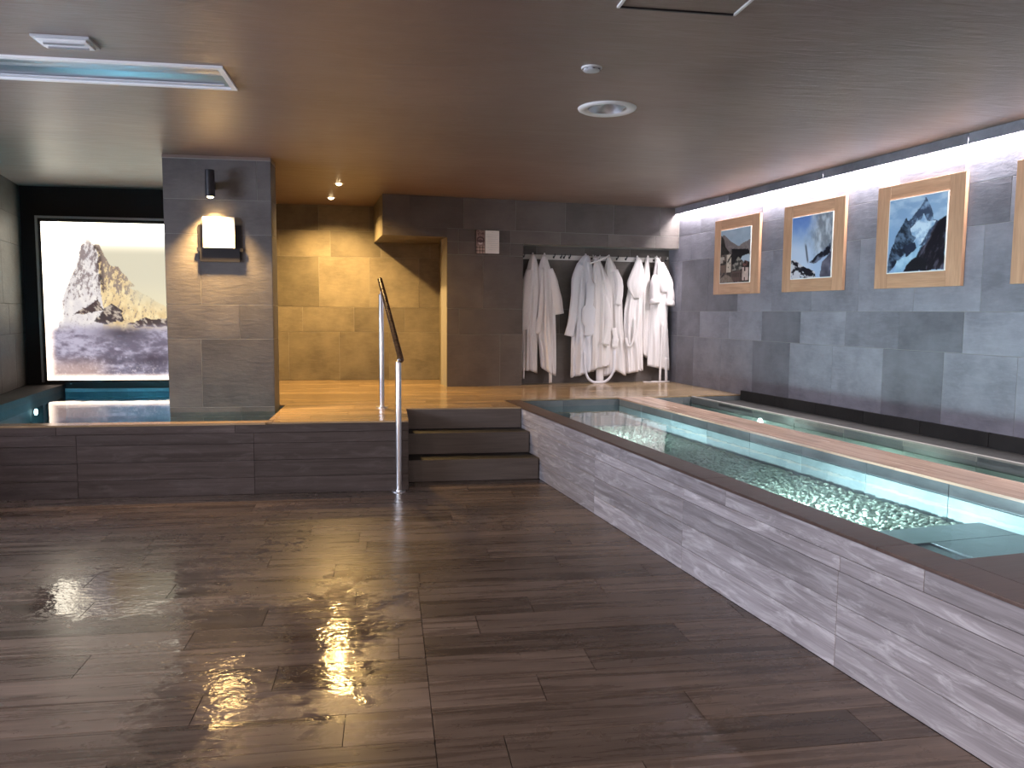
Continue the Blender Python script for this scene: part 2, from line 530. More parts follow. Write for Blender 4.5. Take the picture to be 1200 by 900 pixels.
# raised deck: platform body and planks
platform = obj('platform', join(
    prism([(-0.92, YF + 0.012), (0.145, YF + 0.012), (0.145, 7.02), (-0.92, 7.02)], 0.0, ZP - 0.012),
    prism([(-1.6, 7.37), (-0.93, 7.37), (-0.93, 7.012), uv(UP + 0.13, 6.86), uv(UP + 0.13, 7.36), uv(UW, 7.36), uv(UW, VB), (-1.6, 9.6)], 0.0, ZP - 0.012),
    prism([(-1.6, 9.6), uv(1.86, VB), (0.7, YA + 0.1), (-1.6, YA + 0.1)], 0.0, ZP - 0.012),
    prism([uv(2.755, VB), uv(UW, VB), uv(UW, VN), uv(2.755, VN)], 0.0, ZP - 0.012)), M['grout_dark'], kind='structure')
regs = [[(-1, 0, 0.925), (1, 0, 0.152), (0, -1, -YF), (0, 1, 7.0)],
        [(-1, 0, 0.925), (0, -1, -7.0), ulim(UP + 0.005), vlim(7.35), (0, 1, 7.37)],
        [(0, -1, -7.37), (-1, 0, 1.55), ulim(UP + 0.005), vlim(7.35)],
        [vlim(7.35, -1), vlim(VB), ulim(UW - 0.004), (0, -1, -7.37), (-1, 0, 1.55)],
        [vlim(7.35, -1), vlim(VB), ulim(UW - 0.004), (0, 1, 7.37), (-1, 0, 0.925)],
        [vlim(VB, -1), (1, 0, 0.648), (0, 1, YA - 0.002), (-1, 0, 1.55)],
        [vlim(VB, -1), vlim(VN - 0.002), ulim(2.758, -1), ulim(UW - 0.004)]]
planks(platform, 'deck_plank', regs, YF + 0.012, 0.2105, 21, [0.35, -0.62, 0.9, 0.1, -0.3, 0.6], 1.235, ZP, 0.012, M['deck'], x0=-3, x1=6)

# ceiling with cut-outs for the recessed fittings
TR = (-3.1, -0.865, 4.50, 4.91)                      # linear luminaire
RL = (1.365, 4.955, 0.183)                           # round luminaire
DL = [(-0.482, 8.30), (-0.629, 9.33)]                # alcove downlights
holes = [(TR[0], TR[1], TR[2], TR[3]), (RL[0] - 0.11, RL[0] + 0.11, RL[1] - 0.11, RL[1] + 0.11)] + [(x - 0.028, x + 0.028, y - 0.028, y + 0.028) for x, y in DL]
xs = sorted({-4.7, 6.2} | {h[0] for h in holes} | {h[1] for h in holes}); ys = sorted({-3.3, 10.3} | {h[2] for h in holes} | {h[3] for h in holes})
cp = []
for a, b in zip(xs[:-1], xs[1:]):
    for c, d in zip(ys[:-1], ys[1:]):
        if not any(h[0] - 1e-6 <= a and b <= h[1] + 1e-6 and h[2] - 1e-6 <= c and d <= h[3] + 1e-6 for h in holes):
            cp.append(([(a, c, ZC), (b, c, ZC), (b, d, ZC), (a, d, ZC)], [(3, 2, 1, 0)]))
obj('ceiling', join(*cp, box(-4.7, 6.2, -3.3, 10.3, ZC + 0.14, ZC + 0.2)), M['plaster'], kind='structure')

# right wall of the pool wing
wr = obj('wall_right', box(UW + 0.003, UW + 0.2, -3.0, VN + 0.1, 0.0, ZC + 0.05), M['grout'], kind='structure', local=RM)
rows = [(2.335, ZC, 4.63, 0.615), (2.035, 2.335, 4.85, 0.615), (1.43, 2.035, 5.042, 0.615), (1.13, 1.43, 5.18, 0.62), (0.545, 1.13, 4.72, 0.615)]
tile_wall(wr, 'stone_tile', 'y', (-1, 0, 0), UW, rows, 0.6, VB, M['stone'])
tile_wall(wr, 'stone_tile', 'y', (-1, 0, 0), UW, [(0.545, 1.13, 0, 5), (1.13, 1.43, 0, 5), (1.43, 2.035, 0, 5), (2.035, 2.188, 0, 5)], VB, VN, M['stone'])

# wall with the robe niche, and its deep head that runs on to the alcove
wb = obj('wall_back', join(
    box(1.863, 2.752, VB + 0.003, VN + 0.12, 0.0, ZC + 0.05),
    box(2.752, UW + 0.1, VB + 0.003, VN + 0.12, 2.192, ZC + 0.05),
    box(2.752, UW + 0.1, VN + 0.003, VN + 0.12, 0.0, 2.192)), M['grout'], kind='structure', local=RM)
tile_wall(wb, 'stone_tile', 'x', (0, -1, 0), VB, [(2.335, ZC, 2.05, 0.61)], 1.14, UW, M['stone_brown'])
tile_wall(wb, 'stone_tile', 'x', (0, -1, 0), VB, [(2.235, 2.335, 1.45, 0.61)], 1.14, 1.86, M['stone_brown'])
tile_wall(wb, 'stone_tile', 'x', (0, -1, 0), VB, [(2.19, 2.335, 2.60, 0.61)], 1.86, UW, M['stone_brown'])
tile_wall(wb, 'stone_tile', 'x', (0, -1, 0), VB, [(2.046, 2.19, 2.60, 0.61), (1.44, 2.046, 2.278, 0.61), (1.146, 1.44, 2.0, 3.0), (ZP, 1.146, 2.485, 3.0)], 1.86, 2.755, M['stone_brown'])
tile_wall(wb, 'stone_tile', 'x', (0, -1, 0), VN, [(ZP, 1.146, 3.1, 0.61), (1.146, 1.44, 3.3, 0.61), (1.44, 2.19, 3.0, 0.61)], 2.755, UW, M['stone_brown'])
tile_wall(wb, 'stone_tile', 'y', (1, 0, 0), 2.755, [(ZP, 1.146, 0, 9), (1.146, 1.44, 0, 9), (1.44, 2.19, 0, 9)], VB, VN, M['stone_brown'])

# bulkhead over the alcove entrance
bk = [uv(1.143, VB + 0.003), uv(1.863, VB + 0.003), (0.64, YA), (-0.167, YA)]
wbk = obj('wall_bulkhead', prism(bk, 2.238, ZC + 0.05), M['stone_brown'], kind='structure')
d = (Vector((-0.167, YA, 0)) - Vector((*bk[0], 0))); L = d.length; d.normalize(); nn = Vector((-d.y, d.x, 0))
for k, (a, b, z0, z1) in enumerate([(0, 0.62, 2.235, 2.45), (0.62, L, 2.235, 2.45), (0, 0.4, 2.45, ZC), (0.4, L, 2.45, ZC)]):
    p = Vector((*bk[0], 0)) + d * ((a + b) / 2) + nn * 0.0; p.z = (z0 + z1) / 2
    obj('stone_tile', tile_geo(b - a - 0.003, z1 - z0 - 0.003, 0.003), M['stone_alcove'], wbk, basis(-d, nn, p))

# alcove: back wall, right return
wa = obj('wall_alcove', join(box(-1.72, 0.9, YA + 0.003, YA + 0.15, 0.0, ZC + 0.05),
                             prism([(0.641, YA + 0.01), uv(1.866, VB + 0.02), uv(2.3, VB + 0.13), (0.95, YA + 0.01)], 0.0, ZC + 0.05)), M['grout'], kind='structure')
tile_wall(wa, 'stone_tile', 'x', (0, -1, 0), YA, [(2.374, ZC, -0.83, 0.606), (2.062, 2.374, -0.691, 0.606), (1.45, 2.062, -0.83, 0.606), (1.147, 1.45, -0.415, 0.616), (ZP, 1.147, -0.596, 0.605)], -1.6, 0.64, M['stone_alcove'])
a0, a1 = Vector((0.638, YA, 0)), Vector((*uv(1.862, VB + 0.003), 0)); d = (a1 - a0); L = d.length; d.normalize(); nn = Vector((d.y, -d.x, 0)) if Vector((d.y, -d.x, 0)).x < 0 else Vector((-d.y, d.x, 0))
for z0, z1, j in [(ZP, 1.147, 0.5), (1.147, 1.45, 0.75), (1.45, 2.062, 0.45), (2.062, 2.235, 0.6)]:
    for a, b in [(0, j), (j, L)]:
        p = a0 + d * ((a + b) / 2) + nn * 0.001; p.z = (z0 + z1) / 2
        obj('stone_tile', tile_geo(b - a - 0.003, z1 - z0 - 0.003, 0.003), M['stone_alcove'], wa, basis(d if d.cross(Vector((0, 0, 1))).dot(nn) > 0 else -d, nn, p))

# plunge pool bay: black back wall, partition to the alcove, left wall
YM = 9.12
obj('wall_back_bay', box(-4.2, -1.6, YM, YM + 0.15, 0.0, ZC + 0.05), M['black'], kind='structure')
obj('wall_partition', box(-1.72, -1.6, 7.37, YA + 0.1, 0.0, ZC + 0.05), M['stone_dark'], kind='structure')
lw0, lw1 = Vector((-3.30, 6.6, 0)), Vector((-3.80, YM, 0)); d = (lw1 - lw0); L = d.length; d.normalize(); nn = Vector((d.y, -d.x, 0))
lb = [tuple(p) for p in (lw0 - nn * 0.003, lw1 - nn * 0.003, lw1 - nn * 0.2, lw0 - nn * 0.2)]
wl = obj('wall_left', prism([q[:2] for q in lb], 0.0, ZC + 0.05), M['grout_dark'], kind='structure')
for z0, z1, js in [(0.6, 1.15, (0.9, 1.5, 2.1)), (1.15, 1.45, (0.7, 1.3, 1.9)), (1.45, 2.05, (0.5, 1.1, 1.7)), (2.05, 2.35, (0.9, 1.5, 2.1)), (2.35, ZC, (0.6, 1.2, 1.8))]:
    e = [0] + list(js) + [L]
    for a, b in zip(e[:-1], e[1:]):
        p = lw0 + d * ((a + b) / 2) - nn * 0.003; p.z = (z0 + z1) / 2
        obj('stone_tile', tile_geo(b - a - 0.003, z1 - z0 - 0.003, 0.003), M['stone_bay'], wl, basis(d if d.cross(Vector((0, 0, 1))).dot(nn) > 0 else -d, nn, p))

# hall behind and beside the viewer (out of the picture): walls, window, lit lamps
obj('wall_front_left', join(box(-4.7, -4.55, -3.2, 1.2, 0, ZC), box(-4.7, -4.55, 5.2, 6.19, 0, ZC), box(-4.7, -4.55, 1.2, 5.2, 0, 1.3), box(-4.7, -4.55, 1.2, 5.2, 2.4, ZC)), M['plaster'], kind='structure')
obj('wall_rear', box(-4.7, 5.9, -3.35, -3.2, 0, ZC), M['plaster'], kind='structure')
obj('window_1', join(*[box(-4.66, -4.58, y, y + 0.06, 1.3, 2.4) for y in (1.2, 2.51, 3.83, 5.14)], box(-4.66, -4.58, 1.26, 5.14, 1.3, 1.36), box(-4.66, -4.58, 1.26, 5.14, 2.34, 2.4)), M['aluminium'], kind='structure')

for y in (1.26, 2.57, 3.89):
    obj('pane', box(-4.625, -4.619, y, y + 1.25, 1.36, 2.34), M['glass'], bpy.data.objects['window_1'])

# pillar in the plunge pool
PX0, PX1, PY = -1.838, -0.972, 7.05
wp = obj('wall_pillar', box(PX0 + 0.003, PX1 - 0.003, PY + 0.003, PY + 0.30, 0.0, 2.653), M['grout'], kind='structure')
obj('trim_1', join(box(PX0, PX1, PY, PY + 0.30, 2.658, ZC + 0.02)), M['plaster'], kind='structure')
obj('trim_2', box(PX0 - 0.003, PX1 + 0.003, PY - 0.003, PY + 0.303, 2.653, 2.658), M['rim'], kind='structure')
tile_wall(wp, 'stone_tile', 'x', (0, -1, 0), PY, [(2.322, 2.652, -1.086, 5), (2.035, 2.322, 0, 5), (1.447, 2.035, -1.555, 5), (1.158, 1.447, -1.25, 5), (0.574, 1.158, -1.567, 5), (0.40, 0.574, -1.253, 5)], PX0, PX1, M['stone_pillar'])
for sx, fx in ((PX0, -1), (PX1, 1)):
    tile_wall(wp, 'stone_tile', 'y', (fx, 0, 0), sx, [(2.322, 2.652, 0, 9), (2.035, 2.322, 0, 9), (1.447, 2.035, 0, 9), (1.158, 1.447, 0, 9), (0.40, 1.158, 0, 9)], PY, PY + 0.3, M['stone_pillar'])


# ------------------------------------------------------------------ wading pool (pool wing frame)
pool = thing('wading_pool', 'long raised wading pool with grey plank side and pebble bed along the right wall', 'pool', RM, (UP, 7.34, 0))


def P(u=0, v=0, z=0):        # pool-wing point relative to the pool's origin
    return T(u - UP, v - 7.34, z)


side = obj('side_wall', box(UP + 0.006, UP + 0.14, 0.6, 6.86, 0.0, ZP - 0.03), M['grout_dark'], pool, P())
rows = [(0.0, 0.131, 5.057, 1.25), (0.131, 0.262, 5.057, 1.25), (0.262, 0.393, 5.057, 1.25), (0.393, 0.455, 3.80, 1.25), (0.455, ZP - 0.014, 4.64, 1.255)]


def shifted_tiles(parent, name, axis, facing, plane, rows, lo, hi, mat, t=0.006, gap=0.003):
    tile_wall(parent, name, axis, facing, plane, rows, lo, hi, mat, t, gap)


shifted_tiles(side, 'plank', 'y', (-1, 0, 0), UP, rows, 0.6, 7.06, M['grey_wood'], 0.006, 0.0022)
# coping along the front
for a in np.arange(7.35, 0.61, -1.25):
    b = max(0.6, a - 1.25)
    obj('coping_plank', box(UP - 0.006, UP + 0.155, b + 0.001, a - 0.001, ZP - 0.014, ZP, 0.002), M['coping'], pool, P())
# near end deck
for i, a in enumerate(np.arange(2.15, 0.7, -0.2105)):
    for u0, u1 in ((UP + 0.157, 3.31 + 0.2 * (i % 2)), (3.312 + 0.2 * (i % 2), UW - 0.005)):
        obj('end_plank', box(u0, u1 - 0.002, a - 0.209, a, ZP - 0.014, ZP), M['coping'], pool, P())
UI, UD0, UD1, UR = UP + 0.155, 3.32, 3.65, 4.14
ZB = 0.24
liner = obj('liner', join(
    box(UI - 0.02, UI, 2.15, 7.34, 0.1, ZP - 0.015), box(UI - 0.02, UR, 7.345, 7.36, 0.1, ZP - 0.014), box(UI - 0.02, UR, 2.12, 2.14, 0.1, ZP - 0.015),
    box(UD0 + 0.004, UD1 - 0.004, 2.15, 7.34, 0.1, ZP - 0.014), box(UR + 0.004, UR + 0.02, 2.15, 7.34, 0.1, ZP - 0.02),
    box(UI - 0.02, UR + 0.02, 2.12, 7.36, 0.06, ZB - 0.07)), M['grout_dark'], pool, P())
ZW = 0.477
for face, pl_, lo, hi, ax in (((-1, 0, 0), UD0, 2.15, 7.34, 'y'), ((1, 0, 0), UD1, 2.15, 7.34, 'y'), ((-1, 0, 0), UR, 2.15, 7.34, 'y'), ((1, 0, 0), UI, 2.15, 7.34, 'y')):
    pale = pl_ == UD0
    shifted_tiles(liner, 'pool_tile', ax, face, pl_, [(0.468, ZP - 0.014, 5.02, 0.6)], lo, hi, M['pool_tile'], 0.004)
    shifted_tiles(liner, 'pool_tile', ax, face, pl_, [(0.12, 0.468, 5.02, 0.6)], lo, hi, M['pool_pale'] if pl_ in (UD0, UR) else M['pool_tile'], 0.004)
for a, b in ((UI, UD0), (UD1, UW - 0.01)):
    shifted_tiles(liner, 'pool_tile', 'x', (0, -1, 0), 7.341, [(0.12, ZP - 0.014, 2.72 if a < 3 else 4.05, 0.6)], a, b, M['pool_tile'], 0.004)
# divider top
for i, a in enumerate(np.arange(7.34, 2.2, -1.25)):
    b = max(2.15, a - 1.25); m_ = (a + b) / 2
    for u0, u1 in ((UD0 - 0.008, UD0 + 0.10), (UD0 + 0.101, UD1 + 0.008)):
        sh = 0.0 if u0 < UD0 else 0.4
        hi_ = min(7.349, a - sh + (0.4 if i == 0 else 0)); lo_ = max(2.15, b - sh)
        if sh and i == 0: hi_ = 7.349
        o = obj('divider_plank', box(-(hi_ - lo_) / 2 + 0.001, (hi_ - lo_) / 2 - 0.001, -(u1 - u0) / 2, (u1 - u0) / 2, 0, 0.014), M['divider_wood'], pool,
                P((u0 + u1) / 2, (hi_ + lo_) / 2, ZP - 0.014) @ Matrix.Rotation(math.pi / 2, 4, 'Z'))
# benches and entry steps under water
ZBED = 0.335
for k, (u0, u1, v0, v1) in enumerate([(UI, 2.62, 2.15, 2.48), (2.623, UD0, 2.15, 2.48), (UI, 2.80, 2.483, 2.80), (2.803, UD0, 2.483, 2.80), (UI, 2.70, 2.803, 3.02), (2.703, UD0, 2.803, 3.02)]):
    obj('step_slab', box(u0, u1 - 0.002, v0, v1, ZB - 0.06, 0.375 + 0.010 * (k % 2), 0.002), M['pool_tile'], pool, P())
for k, (u0, u1, v0, v1, dz) in enumerate([(UI, 2.75, 6.7, 7.34, 0.13), (2.753, UD0, 6.7, 7.34, 0.13), (3.66, 4.13, 6.5, 7.34, 0.10), (3.66, 4.13, 2.16, 2.9, 0.1)]):
    obj('step_slab', box(u0, u1 - 0.002, v0, v1, ZB - 0.06, ZB + dz, 0.002), M['pool_tile'], pool, P())


def pebbles(u0, u1, v0, v1, zb, pitch, rng):
    bm = bmesh.new(); bmesh.ops.create_icosphere(bm, subdivisions=2, radius=1.0)
    bv = np.array([v.co[:] for v in bm.verts]); bf = [[v.index for v in f.verts] for f in bm.faces]; bm.free()
    V, F = [], []; n = 0
    for i, u in enumerate(np.arange(u0, u1, pitch)):
        for v in np.arange(v0 + (i % 2) * pitch / 2, v1, pitch):
            s = pitch * rng.uniform(0.42, 0.68, 3) * (1.15, 0.9, 0.8); a = rng.uniform(0, math.pi)
            p = bv * s; c, q = math.cos(a), math.sin(a)
            p = np.stack([p[:, 0] * c - p[:, 1] * q, p[:, 0] * q + p[:, 1] * c, p[:, 2]], 1)
            p += (u + rng.uniform(-.25, .25) * pitch, v + rng.uniform(-.25, .25) * pitch, zb + rng.uniform(-0.1, 0.3) * pitch)
            V.append(p); F += [[k + n for k in f] for f in bf]; n += len(bv)
    return np.concatenate(V), F


obj('pebble_bed', pebbles(UI + 0.02, UD0 - 0.05, 3.04, 6.68, ZBED + 0.012, 0.029, RNG), M['pebble'], pool, P(), smooth=True, kind='stuff')
obj('pebble_bed', pebbles(UD1 + 0.03, UD1 + 0.24, 2.95, 6.45, ZB + 0.12, 0.034, RNG), M['pebble'], pool, P(), smooth=True, kind='stuff')
obj('channel_bottom', box(UD1 + 0.001, UR - 0.001, 2.16, 7.33, ZB - 0.07, ZB + 0.07), M['stone_dark'], pool, P())
obj('bed_slab', box(UI + 0.001, UD0 - 0.001, 3.021, 6.69, ZB - 0.07, ZBED), M['pool_tile'], pool, P())
obj('water', ([(UI, 2.15, ZW), (UD0, 2.15, ZW), (UD0, 7.339, ZW), (UI, 7.339, ZW)], [(0, 1, 2, 3)]), M['water'], pool, P(), label='clear turquoise water of the front channel')
obj('water', ([(UD1, 2.15, ZW), (UR, 2.15, ZW), (UR, 7.339, ZW), (UD1, 7.339, ZW)], [(0, 1, 2, 3)]), M['water_dark'], pool, P(), label='dark green water of the rear channel')
# far rim and ledge at the wall
obj('rim', box(UR, UR + 0.035, 2.15, 7.345, ZP - 0.05, ZP - 0.004, 0.003), M['rim'], pool, P())
for a in np.arange(7.345, 2.2, -0.615):
    b = max(2.15, a - 0.615)
    obj('ledge_tile', box(UR + 0.037, UW - 0.03, b + 0.002, a - 0.002, ZP - 0.12, ZP - 0.06, 0.002), M['stone_dark'], pool, P())
    obj('skirting_tile', box(UW - 0.028, UW - 0.004, b + 0.002, a - 0.002, ZP - 0.06, ZP + 0.045, 0.003), M['stone_dark'], pool, P())
# lamps in the front wall's inner flank, under water
for v in (3.42, 6.0):
    lp = obj('underwater_lamp', lathe([(0.0, 0.0), (0.025, 0.0), (0.028, 0.006), (0.033, 0.008), (0.033, 0.0)], 24), M['lamp_pool'], pool,
             P(UI + 0.005, v, 0.43) @ Matrix.Rotation(math.pi / 2, 4, 'Y'))
    light('pool_lamp_light', 'AREA', (UI + 0.03, v, 0.43), 30.0 if v < 4 else 17.0, (0.88, 0.97, 1.0), (1, 0, 0.0), RM, shape='DISK', size=0.05)
for v in (3.0, 4.6):  # two lamps added in the rear channel just to brighten it
    light('pool_lamp_light', 'POINT', (UD1 + 0.04, v, 0.43), 5.0, (0.80, 1.0, 0.90), (1, 0, 0), RM, shadow_soft_size=0.02)
    obj('underwater_lamp', lathe([(0.0, 0.0), (0.02, 0.0), (0.023, 0.005), (0.026, 0.006), (0.026, 0.0)], 20), M['lamp_pool'], pool, P(UD1 + 0.005, v, 0.43) @ Matrix.Rotation(math.pi / 2, 4, 'Y'))
light('pool_lamp_light', 'POINT', (UD1 + 0.05, 6.15, 0.43), 7.0, (0.85, 1.0, 0.95), (1, 0, 0), RM, shadow_soft_size=0.03)
obj('underwater_lamp', lathe([(0.0, 0.0), (0.03, 0.0), (0.035, 0.006), (0.035, 0.0)], 20), M['lamp_pool'], pool, P(UR - 0.001, 6.1, 0.44) @ Matrix.Rotation(-math.pi / 2, 4, 'Y'))

# ------------------------------------------------------------------ plunge pool on the left
pp = thing('plunge_pool', 'blue plunge pool behind the brown plank podium left of the handrail', 'pool', I4, (-2.2, YF, 0))
Q = lambda x=0, y=0, z=0: T(x + 2.2, y - YF, z)
front = obj('front_wall', box(-4.55, 0.146, YF + 0.006, YF + 0.12, 0.0, ZP - 0.014), M['grout_dark'], pp, Q())


def fshift(parent, *a, **k):
    tile_wall(parent, *a, **k)


fshift(front, 'plank', 'x', (0, -1, 0), YF, [(0.0, 0.131, -1.015, 1.26), (0.131, 0.262, -1.015, 1.26), (0.262, 0.393, -1.015, 1.26), (0.393, 0.475, -1.015, 1.26), (0.475, ZP - 0.014, -1.15, 1.26)], -4.55, 0.152, M['front_wood'], t=0.006, gap=0.0016)
fshift(front, 'plank', 'y', (1, 0, 0), 0.152, [(0.0, 0.131, 9, 20), (0.131, 0.262, 9, 20), (0.262, 0.393, 9, 20), (0.393, ZP - 0.014, 9, 20)], YF + 0.001, 6.99, M['front_wood'], t=0.006, gap=0.003)
for i, a in enumerate(np.arange(-0.927, -4.5, -1.26)):
    b = max(-4.5, a - 1.26)
    obj('coping_plank', box(-(a - b) / 2 + 0.001, (a - b) / 2 - 0.001, -0.07, 0.07, 0, 0.014), M['deck'], pp, Q((a + b) / 2, YF + 0.068, ZP - 0.014))
basin = obj('basin', join(box(-3.62, -0.93, YF + 0.12, YF + 0.14, -0.02, ZP - 0.016), box(-0.94, -0.926, YF + 0.14, 7.37, 0.0, ZP - 0.014), box(-1.61, -0.93, 7.365, 7.38, 0, ZP - 0.014),
                          box(-4.2, -1.6, YM - 0.02, YM - 0.001, -0.02, ZP), box(-4.5, -0.93, YF + 0.13, YM, -0.1, -0.02)), M['plunge_tile'], pp, Q())
fshift(basin, 'basin_tile', 'x', (0, -1, 0), YM - 0.021, [(0.24, 0.54, -2.2, 0.6), (-0.02, 0.24, -1.9, 0.6)], -3.5, -1.62, M['plunge_tile'], t=0.004)
obj('water', ([(-3.10, YF + 0.138, 0.532), (-0.94, YF + 0.138, 0.532), (-0.94, 7.37, 0.532), (-1.6, 7.37, 0.532), (-1.6, YM - 0.02, 0.532), (-3.43, YM - 0.02, 0.532)], [(0, 1, 2, 3, 4, 5)]), M['water_plunge'], pp, Q(), label='still blue water')
led = [(-3.10, YF + 0.14), (-3.43, YM - 0.02), (-3.79, YM - 0.02), (-3.30, 6.62), (-4.2, 6.44), (-4.2, YF + 0.14)]
obj('ledge', prism([led[0], led[1], led[2], led[3]], 0.0, 0.60), M['stone_dark'], pp, Q())
obj('ledge', prism([led[0], led[3], led[4], led[5]], 0.0, ZP - 0.016), M['stone_dark'], pp, Q())
light('plunge_lamp_light', 'SPOT', (-3.22, 7.95, 0.42), 330.0, (0.62, 0.92, 1.0), (1, -0.15, -0.75), spot_size=math.radians(105), spot_blend=0.4, shadow_soft_size=0.015)
obj('underwater_lamp', lathe([(0.0, 0.0), (0.02, 0.0), (0.024, 0.006), (0.03, 0.008), (0.03, 0.0)], 20), M['lamp_pool'], pp, Q(-3.262, 7.95, 0.44) @ Matrix.Rotation(math.pi / 2, 4, 'Y'))

# ------------------------------------------------------------------ steps between podium and wading pool
st = thing('staircase', 'short dark staircase with three brown risers between podium and wading pool', 'stairs', I4, (0.65, 6.48, 0))
S = T(-0.65, -6.48, 0)
for k, y in enumerate((6.48, 6.742)):
    z1 = ZP / 3 * (k + 1); z0 = ZP / 3 * k
    xr = lambda yy: (UP - 0.012 - yy * sT) / cT
    obj('step', prism([(0.158, y + 0.012), (xr(y + 0.012), y + 0.012), (xr(7.0), 7.0), (0.158, 7.0)], z0, z1 - 0.006), M['grout_dark'], st, S)
    obj('riser', box(-(xr(y) - 0.158) / 2, (xr(y) - 0.158) / 2, -0.006, 0.006, z0 + 0.003, z1 - 0.001), M['riser'], st, S @ T((0.158 + xr(y)) / 2, y + 0.006, 0))
    obj('tread', prism([(0.158, y + 0.012), (xr(y + 0.012), y + 0.012), (xr(y + 0.262), y + 0.262), (0.158, y + 0.262)], z1 - 0.006, z1), M['tread'], st, S)
obj('riser', box(-0.51, 0.51, -0.006, 0.006, ZP / 3 * 2 + 0.002, ZP - 0.013), M['riser'], st, S @ T(0.668, 7.002, 0))

# ------------------------------------------------------------------ handrail
hr = thing('handrail', 'steel handrail with dark varnished grip rising beside the steps', 'handrail', I4, (0.075, 6.155, 0))
for x, y, z0, z1 in ((0.075, 6.155, 0.0, 1.02), (-0.06, 7.10, ZP, 1.555)):
    p = obj('post', lathe([(0.0225, 0.0), (0.0225, z1 - z0 - 0.01), (0.019, z1 - z0), (0.0, z1 - z0)], 24), M['steel'], hr, T(x - 0.075, y - 6.155, z0), smooth=True)
    obj('flange', lathe([(0.055, 0.0), (0.055, 0.006), (0.052, 0.009), (0.024, 0.009), (0.024, 0.018)], 24), M['steel'], p)
    obj('peg', lathe([(0.007, -0.02), (0.007, 0.03)], 10), M['steel'], p, T(0, 0, z1 - z0))
gr = obj('grip', tube([(0.022, -0.07, 1.022), (0.020, -0.055, 1.032), (-0.145, 1.13, 1.685), (-0.148, 1.15, 1.692)], [0.012, 0.0225, 0.0225, 0.012], 20), M['bronze'], hr, smooth=False, label='dark varnished wooden grip')


# ------------------------------------------------------------------ printed pictures, painted point by point
GR = np.random.RandomState(5).rand(256, 256)


def vnoise(x, y):
    xi, yi = np.floor(x).astype(int), np.floor(y).astype(int); fx, fy = x - xi, y - yi
    fx, fy = fx * fx * (3 - 2 * fx), fy * fy * (3 - 2 * fy)
    g = lambda i, j: GR[i % 256, j % 256]
    return (g(xi, yi) * (1 - fx) + g(xi + 1, yi) * fx) * (1 - fy) + (g(xi, yi + 1) * (1 - fx) + g(xi + 1, yi + 1) * fx) * fy


def fbm(x, y, o=5, r=0.55):
    s = np.zeros_like(x); a, n, f = 1.0, 0.0, 1.0
    for k in range(o):
        s += a * vnoise(x * f + 17.3 * k, y * f + 5.1 * k); n += a; a *= r; f *= 2.03
    return s / n


def sst(a, b, x):
    t = np.clip((x - a) / (b - a), 0, 1); return t * t * (3 - 2 * t)


def lerp(a, b, t):
    return np.asarray(a, float) * (1 - t[..., None]) + np.asarray(b, float) * t[..., None]


def lin(c):
    c = np.clip(c, 0, None); return np.where(c <= 0.04045, c / 12.92, ((c + 0.055) / 1.055) ** 2.4)


def inside(poly, x, y):
    r = np.zeros(x.shape, bool)
    for i in range(len(poly)):
        (x0, y0), (x1, y1) = poly[i - 1], poly[i]
        r ^= ((y0 > y) != (y1 > y)) & (x < (x1 - x0) * (y - y0) / (y1 - y0 + 1e-9) + x0)
    return r


def print_mesh(name, w, h, nx, ny, fn, mat):
    """flat print in local x (right) and y (up), centred, facing +z; fn gets x and y from the top left in 0..1"""
    gx, gy = np.meshgrid(np.linspace(0, 1, nx), np.linspace(0, 1, ny))
    c = fn(gx, gy)
    V = np.stack([(gx - 0.5) * w, (0.5 - gy) * h, np.zeros_like(gx)], -1).reshape(-1, 3)
    F = [(j * nx + i, (j + 1) * nx + i, (j + 1) * nx + i + 1, j * nx + i + 1) for j in range(ny - 1) for i in range(nx - 1)]
    m = mesh(name, V, F, mat)
    at = m.color_attributes.new('paint', 'FLOAT_COLOR', 'POINT')
    at.data.foreach_set('color', np.concatenate([lin(c), np.ones(c.shape[:2] + (1,))], -1).reshape(-1).astype(np.float32))
    return m


